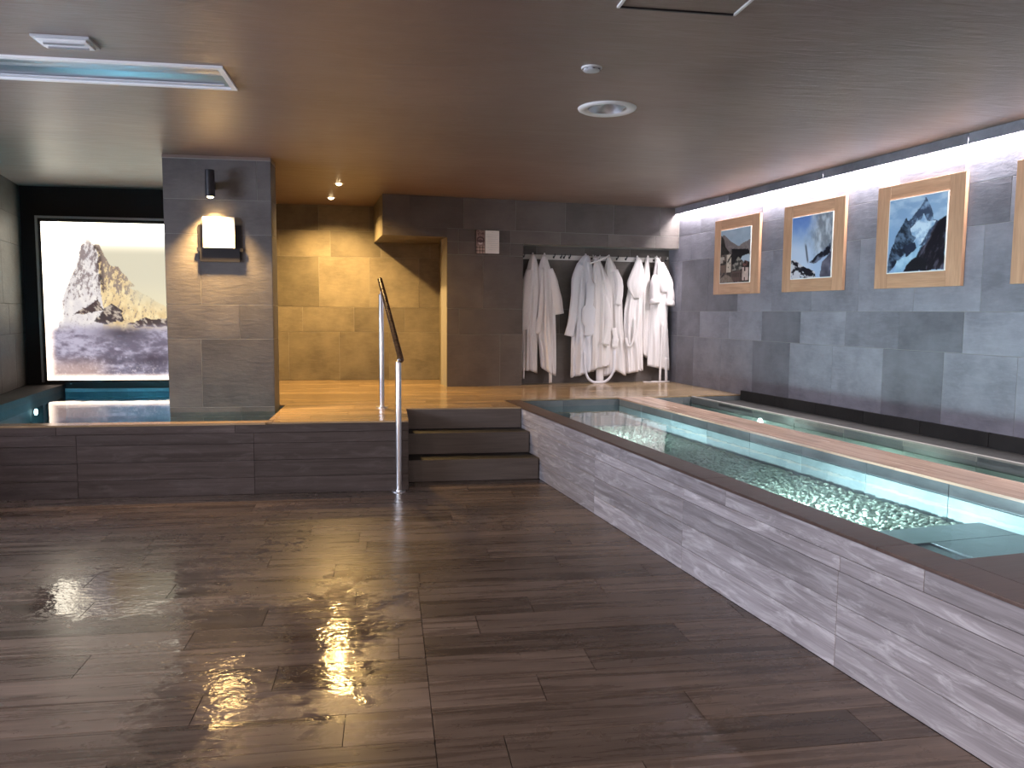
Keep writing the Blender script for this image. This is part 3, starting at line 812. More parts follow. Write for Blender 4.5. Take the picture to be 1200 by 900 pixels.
def peak_mural(gx, gy):
    # crop-like units: the part left of the pillar runs over x 40..660
    x, y = 40 + gx * 960, 50 + gy * 790
    wx = x + 14 * (fbm(x / 40, y / 40, 4) - 0.5) * 2; wy = y + 14 * (fbm(x / 40 + 50, y / 40, 4) - 0.5) * 2
    sky = lerp((0.80, 0.77, 0.68), (1.35, 1.28, 1.15), np.maximum(sst(210, 95, y), sst(350, 190, x)))
    sky = lerp(sky, (0.88, 0.83, 0.69), 0.6 * sst(300, 480, y) * sst(350, 500, x))
    c = sky
    haze = fbm(x / 90, y / 60, 4)
    mtn = [(135, 430), (160, 365), (185, 315), (205, 268), (226, 215), (238, 170), (256, 150), (258, 128), (272, 122), (284, 140), (300, 158), (330, 158), (346, 185), (362, 225), (388, 262), (426, 268), (450, 300), (480, 335), (515, 360), (470, 372), (520, 385), (600, 430), (700, 480), (1000, 520), (1000, 600), (100, 600)]
    m = inside(mtn, wx * 0.6 + x * 0.4, wy * 0.6 + y * 0.4)
    ridge = np.interp(y, [120, 200, 260, 400, 480, 600], [272, 322, 322, 332, 342, 330])
    left = x < ridge + 16 * (haze - 0.5)
    snow = lerp((0.78, 0.75, 0.76), (0.92, 0.89, 0.86), fbm(x / 25, y / 25, 4))
    lit = lerp((0.78, 0.66, 0.48), (0.97, 0.89, 0.70), fbm(x / 22 + 9, y / 30, 4))
    face = np.where(left[..., None], snow, lit)
    n = fbm(x / 9 + y / 26, y / 24 - x / 40, 5, 0.7)
    rock = sst(0.50, 0.62, n + 0.10 * sst(420, 150, y) - 0.10 * sst(360, 500, y) + 0.07 * (~left) * sst(560, 330, x + 0 * y) * sst(400, 330, y))
    face = lerp(face, (0.46, 0.40, 0.40), 0.75 * rock)
    rr = np.exp(-((x - ridge - 6) / 14.0) ** 2) * sst(140, 180, y) * sst(420, 380, y) * sst(0.40, 0.55, n)
    face = lerp(face, (0.24, 0.19, 0.19), 0.8 * rr)
    face = lerp(face, sky * 0.97, 0.75 * sst(430, 540, x) * sst(500, 400, y - 0.12 * (x - 500)))
    c = np.where(m[..., None], face, c)
    for poly, col in (([(180, 512), (250, 470), (318, 428), (345, 492), (260, 500)], (0.30, 0.24, 0.24)),
                      ([(285, 545), (330, 500), (388, 448), (430, 490), (452, 530), (400, 545), (340, 560)], (0.28, 0.23, 0.23)),
                      ([(460, 560), (520, 538), (600, 522), (650, 530), (760, 500), (1000, 540), (1000, 590), (620, 566), (520, 570)], (0.30, 0.24, 0.23))):
        k = inside(poly, wx, wy)
        c = np.where(k[..., None], lerp(col, (0.72, 0.66, 0.60), sst(0.50, 0.66, fbm(x / 18 - y / 30, y / 16, 5))), c)
    f = fbm(x / 46, y / 22, 6, 0.66)
    low = lerp((0.42, 0.38, 0.44), (0.70, 0.67, 0.74), sst(0.28, 0.70, f + 0.16 * sst(660, 560, y) - 0.08 * sst(300, 480, x)))
    low = lerp(low, (0.34, 0.30, 0.35), 0.7 * np.exp(-((y - 735) / 26) ** 2) * sst(120, 240, x) * sst(0.30, 0.55, fbm(x / 14, y / 18, 4)))
    low = lerp(low, (0.24, 0.20, 0.23), 0.8 * np.exp(-((x - 440) / 130) ** 2 - ((y - 600) / 42) ** 2) * sst(0.35, 0.6, f + 0.1))
    low = lerp(low, (0.26, 0.21, 0.25), 0.8 * np.exp(-((x - 595) / 50) ** 2 - ((y - 738) / 34) ** 2))
    low = lerp(low, (0.72, 0.60, 0.56), 0.75 * sst(700, 790, y) * sst(420, 250, x) + 0 * x)
    sp = sst(0.62, 0.75, fbm(x / 7, y / 7, 3))
    low = lerp(low, (0.92, 0.86, 0.84), 0.5 * sp * sst(720, 800, y))
    c = lerp(c, low, sst(535, 600, wy + 26 * (f - 0.5)))
    c = lerp(c, (1.5, 1.35, 1.22), np.maximum(sst(800, 838, y), sst(100, 44, x) * 0.9))
    c = lerp(c, (1.9, 1.82, 1.66), np.maximum(sst(150, 80, x) * sst(560, 500, y), sst(175, 72, y)))
    return c


def village(x, y):
    n = fbm(x * 22, y * 22, 4); c = lerp((0.60, 0.67, 0.74), (0.74, 0.79, 0.84), fbm(x * 5, y * 6, 4))
    hill = inside([(0, .10), (.12, .08), (.35, .22), (.62, .33), (1, .22), (1, .5), (0, .5)], x + .05 * (n - .5), y + .04 * (n - .5))
    c = np.where(hill[..., None], lerp((0.42, 0.38, 0.38), (0.58, 0.53, 0.52), n), c)
    hl = inside([(0, .08), (.1, .15), (.18, .32), (.32, .42), (.2, .55), (0, .6)], x, y + .05 * (n - .5))
    c = np.where(hl[..., None], lerp((0.10, 0.09, 0.09), (0.30, 0.27, 0.25), n), c)
    vdark = inside([(.38, .36), (.62, .38), (.95, .40), (1, .48), (.75, .52), (.55, .72), (.38, .75)], x + .03 * (n - .5), y)
    c = np.where(vdark[..., None], lerp((0.06, 0.06, 0.08), (0.13, 0.12, 0.14), n), c)
    low = (y > 0.66) | ((y > 0.46) & (x < 0.36))
    c = np.where(low[..., None], lerp((0.16, 0.13, 0.12), (0.42, 0.36, 0.33), sst(0.35, 0.65, fbm(x * 14, y * 16, 4))), c)

    def R(x0, x1, y0, y1, col, k=0.12):
        nonlocal c
        s = (x > x0) & (x < x1) & (y > y0) & (y < y1)
        c = np.where(s[..., None], np.array(col) * (1 - k + 2 * k * n)[..., None], c)
    R(.22, .38, .47, .80, (0.78, 0.72, 0.66)); R(.0, .14, .50, .56, (.70, .66, .62)); R(.0, .10, .56, .62, (.66, .6, .56)); R(.02, .2, .66, .80, (.45, .36, .32))
    t = inside([(.30, .47), (.385, .33), (.40, .47)], x, y); c = np.where(t[..., None], np.array((.40, .37, .37)), c)
    t = inside([(.24, .60), (.40, .45), (.41, .48), (.27, .63)], x, y); c = np.where(t[..., None], np.array((.12, .10, .10)), c)
    for k in range(3):
        R(.27 + .06 * (k % 2), .30 + .06 * (k % 2), .55 + .07 * k, .58 + .07 * k, (.22, .19, .18))
    t = inside([(.40, .72), (.62, .52), (.80, .62), (.78, .76), (.42, .78)], x, y); c = np.where(t[..., None], lerp((.22, .21, .20), (.56, .53, .50), sst(.4, .6, fbm(x * 20, y * 26, 3))), c)
    R(.42, .74, .79, .98, (.36, .28, .26)); R(.77, .96, .70, .97, (.80, .70, .66)); R(.83, .87, .72, .80, (.15, .13, .13)); R(.83, .86, .91, .97, (.2, .17, .17))
    t = inside([(.72, .72), (.84, .60), (1, .64), (1, .74)], x, y); c = np.where(t[..., None], lerp((.12, .10, .10), (.45, .30, .28), sst(.45, .6, n)), c)
    for k in range(5):
        R(.45 + .06 * k, .475 + .06 * k, .83, .90, (.16, .13, .12))
    t = inside([(0, .92), (.18, .84), (.36, .88), (.5, 1), (0, 1)], x, y); c = np.where(t[..., None], lerp((.40, .34, .30), (.60, .53, .48), n), c)
    return c


def snow_cliff(x, y):
    n = fbm(x * 9, y * 9, 5); c = lerp((0.42, 0.55, 0.80), (0.66, 0.74, 0.86), sst(.0, .45, y + .2 * (n - .5)))
    cl = sst(.35, .8, x + .5 * (fbm(x * 6, y * 4 + 3, 5) - .5) + .15 * y)
    c = lerp(c, lerp((0.50, 0.52, 0.56), (0.78, 0.80, 0.84), sst(.3, .7, fbm(x * 10 + 4, y * 6, 5))), cl * sst(.75, .5, y))
    c = lerp(c, (0.76, 0.81, 0.90), sst(.38, .55, y - .1 * (x - .3)) * sst(.62, .4, x))
    c = lerp(c, (0.24, 0.25, 0.30), .9 * np.exp(-((x - .40 - .25 * (y - .6)) / .02) ** 2) * sst(.42, .5, y) * sst(.78, .7, y))
    for pl_ in ([(.46, .74), (.60, .66), (.80, .58), (.98, .48), (.98, .62), (.78, .70), (.66, .78), (.55, .76)],):
        k = inside(pl_, x + .06 * (n - .5), y + .06 * (n - .5)); c = np.where(k[..., None], lerp((.10, .11, .16), (.42, .44, .52), sst(.42, .66, fbm(x * 12, y * 14, 4))), c)
    k = inside([(.74, .98), (.80, .76), (1, .60), (1, 1), (.76, 1)], x + .05 * (n - .5), y); c = np.where(k[..., None], lerp((.22, .22, .28), (.50, .48, .54), n), c)
    k = inside([(0, .70), (.10, .68), (.26, .78), (.42, .84), (.62, .90), (.64, 1), (0, 1)], x + .04 * (n - .5), y + .05 * (n - .5))
    c = np.where(k[..., None], lerp((.80, .79, .82), (.10, .10, .14), sst(.50, .58, fbm(x * 9 + y * 6, y * 14 - x * 4, 5))), c)
    return c


def blue_peak(x, y):
    n = fbm(x * 10, y * 10, 5, .62)
    c = lerp((0.54, 0.66, 0.80), (0.70, 0.79, 0.88), sst(.35, .65, fbm(x * 4, y * 9, 4)) * sst(.5, .1, y) + .25 * sst(.3, .6, x))
    wx, wy = x + .05 * (n - .5), y + .05 * (n - .5)
    c = np.where(inside([(.30, .36), (.42, .27), (.50, .20), (.58, .09), (.64, .02), (.70, .10), (.76, .22), (.80, .34), (1, .40), (1, .8), (.3, .8)], wx, wy)[..., None],
                 lerp((.24, .29, .38), (.56, .66, .78), sst(.42, .66, fbm(x * 12 + y * 5, y * 9, 5, .65))), c)
    c = np.where(inside([(.40, .42), (.56, .30), (.62, .24), (.68, .34), (.84, .36), (.72, .46), (.62, .62), (.42, .72), (.38, .55)], wx, wy)[..., None],
                 lerp((.55, .67, .80), (.82, .89, .95), sst(.3, .6, n)), c)
    c = np.where(inside([(.0, .84), (.08, .62), (.16, .48), (.26, .33), (.32, .26), (.38, .36), (.42, .50), (.50, .54), (.40, .66), (.30, .78), (.18, .86), (.02, 1), (0, 1)], wx, wy)[..., None],
                 lerp((.10, .14, .20), (.38, .46, .56), sst(.40, .70, fbm(x * 9 - y * 6, y * 9, 5, .65))), c)
    c = np.where(inside([(.30, .64), (.48, .60), (.52, .72), (.34, .80)], wx, wy)[..., None], lerp((.14, .18, .26), (.45, .53, .62), sst(.5, .7, n)), c)
    c = np.where(inside([(.18, .84), (.40, .78), (.54, .66), (.62, .66), (.52, .80), (.36, .90), (.26, 1), (.12, 1)], wx, wy)[..., None], lerp((.45, .62, .76), (.76, .87, .93), n), c)
    c = np.where(inside([(1, .30), (.90, .34), (.80, .42), (.74, .54), (.62, .70), (.52, .80), (.36, .90), (.30, 1), (1, 1)], wx, wy)[..., None],
                 lerp((.09, .09, .13), (.36, .34, .40), sst(.44, .72, fbm(x * 16 + y * 8, y * 6, 5, .65))), c)
    c = np.where(inside([(.30, 1), (.36, .90), (.56, .80), (.70, .84), (.70, 1)], wx, wy)[..., None], lerp((.06, .07, .10), (.13, .14, .18), n), c)
    return c


def dark_peak(x, y):
    n = fbm(x * 8, y * 8, 5)
    c = lerp((.5, .6, .75), (.7, .76, .84), n)
    k = y > .35 + .5 * np.abs(x - .5) + .12 * (n - .5)
    return np.where(k[..., None], lerp((.15, .17, .22), (.7, .75, .82), sst(.45, .62, n)), c)


# backlit picture over the plunge pool
YL = YM - 0.075
lb = thing('backlit_picture', 'large backlit picture of a snowy rock peak above the plunge pool', 'picture', I4, (-2.67, YM, 0.62))
B = lambda x, y, z: T(x + 2.67, y - YM, z - 0.62)
X0, X1, ZL0, ZL1 = -3.60, -1.72, 0.645, 2.34
obj('housing', box(X0, X1, YL + 0.004, YM - 0.002, ZL0 - 0.01, ZL1 + 0.01), M['black'], lb, B(0, 0, 0))
for n_, a in (('top', (X0 - 0.03, X1, YL - 0.012, YL + 0.02, ZL1 + 0.005, ZL1 + 0.028)), ('left', (X0 - 0.03, X0 - 0.008, YL - 0.012, YL + 0.02, ZL0 - 0.02, ZL1 + 0.005)), ('bottom', (X0 - 0.03, X1, YL - 0.012, YL + 0.02, ZL0 - 0.04, ZL0 - 0.02))):
    obj('frame_bar', box(*a), M['aluminium'] if n_ != 'bottom' else M['black'], lb, B(0, 0, 0))
vx0 = X0 + 0.022
pm = print_mesh('picture_panel', X1 - vx0, ZL1 - 0.03 - ZL0, 270, 240, peak_mural, M['backlit'])
link('picture_panel', pm, lb, basis((1, 0, 0), (0, -1, 0), ((vx0 + X1) / 2 + 2.67, YL - 0.001 - YM, (ZL0 + ZL1 - 0.03) / 2 - 0.62)))

# framed pictures on the right wall
pics = [('framed picture of a mountain village, leftmost of the row on the slate wall', village, 7.513), ('framed picture of a snowy cliff under blue sky, second from the robes', snow_cliff, 6.253),
        ('framed picture of a pointed blue grey peak with glacier, third from the robes', blue_peak, 5.007), ('framed picture cut off by the right edge of the photo', dark_peak, 3.745)]
for lab, fn, v in pics:
    p = thing('framed_picture', lab, 'picture', RM, (UW, v, 2.0205), group='wood framed pictures on the slate wall')
    MM = lambda y, z, d: basis((0, -1, 0), (-1, 0, 0), (-d, y, z))
    w, h, o = 0.86, 0.81, 0.29
    bars = [(-w / 2, -o, -h / 2, h / 2), (o, w / 2, -h / 2, h / 2)]
    bd = [('rail', -o, o, o, h / 2), ('rail', -o, o, -h / 2, -o), ('stile', -w / 2, -o, -h / 2, h / 2), ('stile', o, w / 2, -h / 2, h / 2)]
    for nm, a, b, c, d in bd:
        if nm == 'rail':
            obj(nm, box(-(b - a) / 2 + .0008, (b - a) / 2 - .0008, -(d - c) / 2, (d - c) / 2, 0, 0.03, 0.002), M['pine'], p, MM(0, 0, 0.004) @ T((a + b) / 2, (c + d) / 2, 0))
        else:
            obj(nm, box(-(d - c) / 2, (d - c) / 2, -(b - a) / 2 + .0008, (b - a) / 2 - .0008, 0, 0.03, 0.002), M['pine'], p, MM(0, 0, 0.004) @ T((a + b) / 2, (c + d) / 2, 0) @ Matrix.Rotation(math.pi / 2, 4, 'Z'))
    obj('mount', box(-o, o, -o, o, 0, 0.037, 0.001), M['card'], p, MM(0, 0, 0.004))
    link('print', print_mesh('print', 2 * o - 0.014, 2 * o - 0.014, 120, 120, fn, M['print']), p, MM(0, 0, 0.042))

# ------------------------------------------------------------------ cove lighting over the right wall
cv = thing('cove_light', 'white light strip behind a grey fascia along the top of the right wall', 'lamp', RM, (4.70, 4.8, 2.60))
C_ = lambda: T(-4.70, -4.8, -2.60)
es = [0.9, 1.456, 3.002, 4.548, 6.094, 7.641, VB - 0.003]
for a, b in zip(es[:-1], es[1:]):
    obj('fascia_panel', box(4.684, 4.696, a + 0.003, b - 0.003, 2.605, ZC - 0.002), M['stone'], cv, C_())
obj('light_strip', box(4.704, 4.740, 0.9, VB - 0.01, 2.646, 2.656), M['lamp_day'], cv, C_())
obj('mounting_profile', box(4.698, UW - 0.004, 0.9, VB - 0.01, 2.66, ZC - 0.004), M['aluminium'], cv, C_())

# ------------------------------------------------------------------ ceiling fittings
tr = thing('linear_ceiling_light', 'long recessed aluminium ceiling light, switched off, at the left of the ceiling', 'lamp', I4, ((TR[0] + TR[1]) / 2, (TR[2] + TR[3]) / 2, ZC))
tx, ty = (TR[0] + TR[1]) / 2, (TR[2] + TR[3]) / 2; hw, hd = (TR[1] - TR[0]) / 2, (TR[3] - TR[2]) / 2
fr = 0.018
obj('frame', join(box(-hw - 0.012, hw + 0.012, -hd - 0.012, -hd + fr, -0.012, 0.004), box(-hw - 0.012, hw + 0.012, hd - fr, hd + 0.012, -0.012, 0.004),
                  box(-hw - 0.012, -hw + fr, -hd + fr, hd - fr, -0.012, 0.004), box(hw - fr, hw + 0.012, -hd + fr, hd - fr, -0.012, 0.004)), M['white_paint'], tr)
prof = [(-hd + fr, -0.004), (-hd + fr + 0.035, 0.006), (-0.08, 0.030), (0, 0.022), (0.08, 0.030), (hd - fr - 0.035, 0.006), (hd - fr, -0.004)]
V = [(sx * (hw - fr), y, z) for y, z in prof for sx in (-1, 1)]
obj('reflector', (V + [], [(2 * i, 2 * i + 1, 2 * i + 3, 2 * i + 2) for i in range(len(prof) - 1)] + [tuple(range(0, 2 * len(prof), 2)), tuple(range(1, 2 * len(prof), 2))[::-1]]), M['aluminium'], tr)
for yy in (-hd + fr + 0.03, hd - fr - 0.03):
    obj('diffuser_bar', box(-hw + 0.05, hw - 0.05, yy - 0.012, yy + 0.012, -0.004, 0.004, 0.002), M['grey_plastic'], tr)

em = thing('emergency_light', 'small flat emergency light on the ceiling beside the linear light', 'lamp', I4, (-1.515, 4.21, ZC))
obj('base', box(-0.13, 0.13, -0.082, 0.082, -0.012, 0, 0.003), M['grey_plastic'], em)
obj('diffuser', box(-0.112, 0.112, -0.066, 0.066, -0.022, -0.012, 0.004), M['white_paint'], em)
for yy in (-0.03, 0.03):
    obj('lamp_tube', tube([(-0.09, yy, -0.024), (0.09, yy, -0.024)], 0.007, 10), M['aluminium'], em)


def round_lamp(x, y, lab, lens, on):
    t = thing('round_ceiling_light', lab, 'lamp', I4, (x, y, ZC), 'round ceiling lights')
    obj('ring', lathe([(0.118, 0.0), (0.128, -0.008), (0.165, -0.016), (0.180, -0.008), (0.184, 0.0)], 48), M['white_paint'], t, smooth=True)
    obj('reflector', lathe([(0.120, -0.006), (0.098, 0.045), (0.070, 0.075)], 48), M['aluminium'], t, smooth=True)
    obj('lens', lathe([(0.0, 0.052), (0.055, 0.054), (0.068, 0.066), (0.070, 0.075)], 40), lens, t, smooth=True)
    return t


round_lamp(RL[0], RL[1], 'round recessed ceiling light, switched off, left of the picture wall', M['white_paint'], False)
for k, (x, y) in enumerate(((-2.6, -0.6), (0.2, -0.9), (-1.2, -2.3), (2.0, -2.0))):
    t = thing('round_ceiling_light', ['lit round ceiling light behind the viewer, nearest the window', 'lit round ceiling light straight above behind the viewer', 'lit round ceiling light farthest back in the hall', 'lit round ceiling light behind the viewer by the wading pool'][k], 'lamp', I4, (x, y, ZC), 'round ceiling lights')
    obj('ring', lathe([(0.155, -0.002), (0.165, -0.016), (0.180, -0.008), (0.184, -0.001)], 40), M['white_paint'], t)
    obj('lens', lathe([(0.0, -0.006), (0.155, -0.004)], 40), M['lamp_day'], t)
sd = thing('smoke_detector', 'small white round smoke detector on the ceiling', 'detector', I4, (1.060, 4.165, ZC))
obj('base', lathe([(0.0, 0), (0.054, 0), (0.054, -0.007), (0.050, -0.009)], 32), M['white_paint'], sd, smooth=False)
obj('chamber', lathe([(0.044, -0.008), (0.046, -0.012), (0.042, -0.019), (0.024, -0.023), (0.0, -0.023)], 32), M['grey_plastic'], sd, smooth=True)
for a in range(8):
    obj('vent_slot', box(0.036, 0.0465, -0.006, 0.006, -0.0155, -0.0125), M['dark_metal'], sd, Matrix.Rotation(a * math.pi / 4, 4, 'Z'))
ht = thing('ceiling_hatch', 'flush access hatch with a pale metal edge in the ceiling', 'hatch', I4, (1.215, 3.06, ZC))
obj('panel', box(-0.245, 0.245, -0.262, 0.262, -0.004, -0.0005), M['plaster'], ht)
for a in ((-0.262, -0.25, -0.268, 0.275), (0.25, 0.262, -0.268, 0.275)):
    obj('edge_strip', box(a[0], a[1], a[2], a[3], -0.009, -0.0005), M['white_paint'], ht)
obj('edge_strip', box(-0.25, 0.25, 0.265, 0.275, -0.010, -0.0005), M['dark_metal'], ht, label='dark shadow-gap strip')
for i, (x, y) in enumerate(DL):
    t = thing('recessed_downlight', ['lit warm downlight in the ceiling nearer the handrail', 'lit warm downlight in the ceiling close to the alcove wall'][i], 'lamp', I4, (x, y, ZC), 'downlights over the alcove')
    obj('ring', lathe([(0.034, 0.0), (0.036, -0.004), (0.050, -0.005), (0.055, -0.001)], 32), M['steel'], t, smooth=True)
    obj('lens', lathe([(0.0, -0.022), (0.018, -0.018), (0.033, -0.002), (0.034, 0.004)], 24), M['lamp_on'], t, smooth=True)
    light('downlight_beam', 'SPOT', (x, y, ZC - 0.03), 200 if i else 150, (1.0, 0.62, 0.22), spot_size=math.radians(150), spot_blend=0.7, shadow_soft_size=0.03)

# ------------------------------------------------------------------ spot lamp and card holder on the pillar
sp = thing('wall_spotlight', 'lit dark cylindrical wall spotlight near the top of the pillar', 'lamp', I4, (-1.434, PY, 2.43))
obj('bracket', join(box(-0.02, 0.02, -0.105, -0.001, -0.03, 0.03, 0.002)), M['dark_metal'], sp)
ty_ = -0.14
obj('barrel', lathe([(0.0, 0.112), (0.036, 0.112), (0.038, 0.108), (0.038, -0.105), (0.034, -0.105), (0.033, -0.09)], 32), M['dark_metal'], sp, T(0, ty_, 0), smooth=False)
obj('lens', lathe([(0.0, -0.118), (0.020, -0.112), (0.033, -0.095)], 24), M['lamp_on'], sp, T(0, ty_, 0), smooth=True)
light('wall_spot_beam', 'SPOT', (-1.434, PY + ty_, 2.43 - 0.125), 260, (1.0, 0.61, 0.23), direction=(0, 0.16, -1), spot_size=math.radians(96), spot_blend=1.0, shadow_soft_size=0.03)
ch = thing('card_holder', 'dark metal holder with a brightly lit white card under the pillar spotlight', 'sign', I4, (-1.392, PY, 1.806))
obj('back_plate', box(-0.172, 0.172, -0.012, -0.001, 0.02, 0.305, 0.001), M['black_metal'], ch)
obj('pocket', join(box(-0.160, 0.160, -0.028, -0.025, 0.0, 0.115), box(-0.160, 0.160, -0.025, -0.012, 0.0, 0.005), box(-0.160, -0.155, -0.025, -0.012, 0.0, 0.115), box(0.155, 0.160, -0.025, -0.012, 0.0, 0.115)), M['black_metal'], ch)
obj('card', join(box(-0.128, 0.128, -0.052, -0.034, 0.112, 0.368, 0.003), box(-0.11, 0.11, -0.036, -0.012, 0.15, 0.33)), M['card'], ch, label='white card block')
for s in (-1, 1):
    obj('side_arm', prism([(s * 0.16, -0.028), (s * 0.185, -0.024), (s * 0.185, -0.014), (s * 0.16, -0.014)], 0.085, 0.115), M['black_metal'], ch)

# ------------------------------------------------------------------ sign beside the niche
sg = thing('wall_sign', 'small two-part sign with brown patterned left half on the wall left of the robes', 'sign', RM, (2.326, VB, 2.065))
obj('board', box(-0.137, 0.137, -0.016, -0.001, 0.0, 0.265, 0.001), M['black'], sg)


def emblem(x, y):
    n = fbm(x * 9, y * 18, 4)
    c = lerp((.44, .36, .34), (.64, .56, .54), n)
    c = lerp(c, (.28, .20, .19), .7 * sst(.52, .6, fbm(x * 12, y * 24 + 7, 3)) * sst(.32, .2, y))
    r = np.hypot((x - .5) / .36, (y - .43) / .12)
    c = lerp(c, (.22, .15, .15), np.exp(-((r - 1) / .22) ** 2) * .9)
    c = lerp(c, (.30, .22, .22), ((r < .75) & (y > .40 + .12 * np.abs(x - .45))).astype(float) * .8)
    rb = inside([(.22, .52), (.5, .56), (.78, .52), (.7, .61), (.5, .63), (.3, .61)], x, y)
    c = np.where(rb[..., None], np.array((.82, .76, .74)), c)
    t = sst(.66, .70, y)
    pl = .5 + .25 * ((np.sin(x * 19) > .35).astype(float) + (np.sin(y * 44) > .35).astype(float))
    return lerp(c, (.74, .64, .60), t) * (1 - (t * .55 * (pl - .5) * 2))[..., None]


link('emblem_panel', print_mesh('emblem_panel', 0.102, 0.262, 50, 110, emblem, M['print']), sg, basis((1, 0, 0), (0, -1, 0), (-0.084, -0.0165, 0.1325)))
obj('text_panel', box(-0.029, 0.135, -0.019, -0.016, 0.002, 0.259), M['card'], sg)
for k, (a, b) in enumerate([(.06, .12), (.0, .12), (.0, .11), (.02, .12), (.0, .09), (.0, .12), (.05, .12), (.0, .12), (.03, .10)]):
    obj('text_line', box(-0.015 + a, -0.0 + b, -0.0198, -0.019, 0.235 - 0.024 * k, 0.2375 - 0.024 * k), M['grey_plastic'], sg)


# ------------------------------------------------------------------ hook rail and robes in the niche
RV, RZ = VN - 0.012, 2.062
hk = thing('hook_rail', 'white coat hook rail across the back of the niche', 'hook rail', RM, (3.75, VN, RZ))
for a, b in ((2.765, 3.24), (3.242, 3.40), (3.402, 4.60)):
    obj('board', box(a + 0.001 - 3.75, b - 0.001 - 3.75, -0.020, -0.001, -0.028, 0.028, 0.002), M['rail_white'], hk)
HOOKS = [2.832, 2.93, 3.08, 3.21, 3.30, 3.34, 3.41, 3.60, 3.70, 3.79, 3.90, 4.03, 4.15, 4.29, 4.435, 4.53, 4.60, 4.70]
for u in HOOKS:
    h = obj('hook', tube(smooth_path([(0, -0.019, 0.012), (0, -0.05, 0.010), (0, -0.062, 0.022), (0, -0.064, 0.040)], 4), [0.006] * 12 + [0.008], 8), M['dark_metal'] if u in (3.21, 3.30, 3.34, 3.41, 4.03, 4.15, 2.832) else M['rail_white'], hk, T(u - 3.75, 0, 0))
    obj('hook_plate', lathe([(0, 0.003), (0.012, 0.003), (0.013, 0)], 12), M['dark_metal'], h, T(0, -0.020, 0.0) @ Matrix.Rotation(math.pi / 2, 4, 'X'))


def cloth_body(levels, nf, amp, seed, hem=None, nseg=84, nlev=46):
    """hanging cloth as a closed folded tube. levels: (z, u centre, half width, v centre, half depth)"""
    rg = np.random.RandomState(seed); L = np.array(levels, float); zs = L[:, 0]
    t = np.linspace(0, 1, nlev); z = zs[0] + (zs[-1] - zs[0]) * t
    col = [np.interp(-z, -zs, L[:, k]) for k in range(1, 5)]
    ker = np.array([1, 2, 3, 2, 1]) / 9.0
    col = [np.concatenate([c[:2], np.convolve(c, ker, 'valid'), c[-2:]]) for c in col]
    ph = rg.uniform(0, 6.28, 4); V, F = [], []
    for i in range(nlev):
        g = amp * min(1.0, 0.25 + 1.3 * t[i])
        for k in range(nseg):
            a = 2 * math.pi * k / nseg
            w = 0.9 * math.sin(3.1 * t[i] + ph[3]) + 0.5 * math.sin(7 * t[i] + ph[2])
            f = math.sin(nf * a + ph[0] + w) + 0.55 * math.sin((1.7 * nf // 1) * a + ph[1] - 1.4 * w) + 0.35 * math.sin((2.6 * nf // 1) * a + ph[2] + 2 * w)
            cu, cs = math.cos(a), math.sin(a)
            u = col[0][i] + col[1][i] * (1 + 0.34 * g * f) * cu
            v = col[2][i] + col[3][i] * (1 + 1.7 * g * f) * cs
            zz = z[i]
            if hem is not None:
                zz += hem(cu, cs) * t[i] ** 3
            V.append((u, v, zz))
    for i in range(nlev - 1):
        for k in range(nseg):
            k2 = (k + 1) % nseg
            F.append((i * nseg + k, (i + 1) * nseg + k, (i + 1) * nseg + k2, i * nseg + k2))
    F.append(tuple(range(nseg)))
    n = len(V); V.append((col[0][-1], col[2][-1], z[-1] + 0.05))
    F += [(((nlev - 1) * nseg + k), n, ((nlev - 1) * nseg + (k + 1) % nseg)) for k in range(nseg)]
    return V, F


def folds(n, a, ph):
    return lambda t, ang: a * (math.sin(n * ang + ph + 3 * t) + 0.6 * math.sin((2 * n + 1) * ang + 5 * t + ph * 2)) * min(1, 0.3 + t) + 0.05 * math.sin(14 * t + ang + ph)


def ribbon(pts, w, th=0.006, side=(0, 1, 0)):
    """flat band: w across, th thick"""
    pts = [Vector(p) for p in smooth_path(pts, 6)]; V, F = [], []
    for i, p in enumerate(pts):
        d = (pts[min(i + 1, len(pts) - 1)] - pts[max(i - 1, 0)]).normalized(); s = Vector(side); s = (s - d * s.dot(d)).normalized(); x = d.cross(s)
        V += [p + x * w / 2 + s * th / 2, p - x * w / 2 + s * th / 2, p - x * w / 2 - s * th / 2, p + x * w / 2 - s * th / 2]
    for i in range(len(pts) - 1):
        for k in range(4):
            F.append((4 * i + k, 4 * i + (k + 1) % 4, 4 * i + 4 + (k + 1) % 4, 4 * i + 4 + k))
    F += [(3, 2, 1, 0), tuple(range(len(V) - 4, len(V)))]
    return V, F


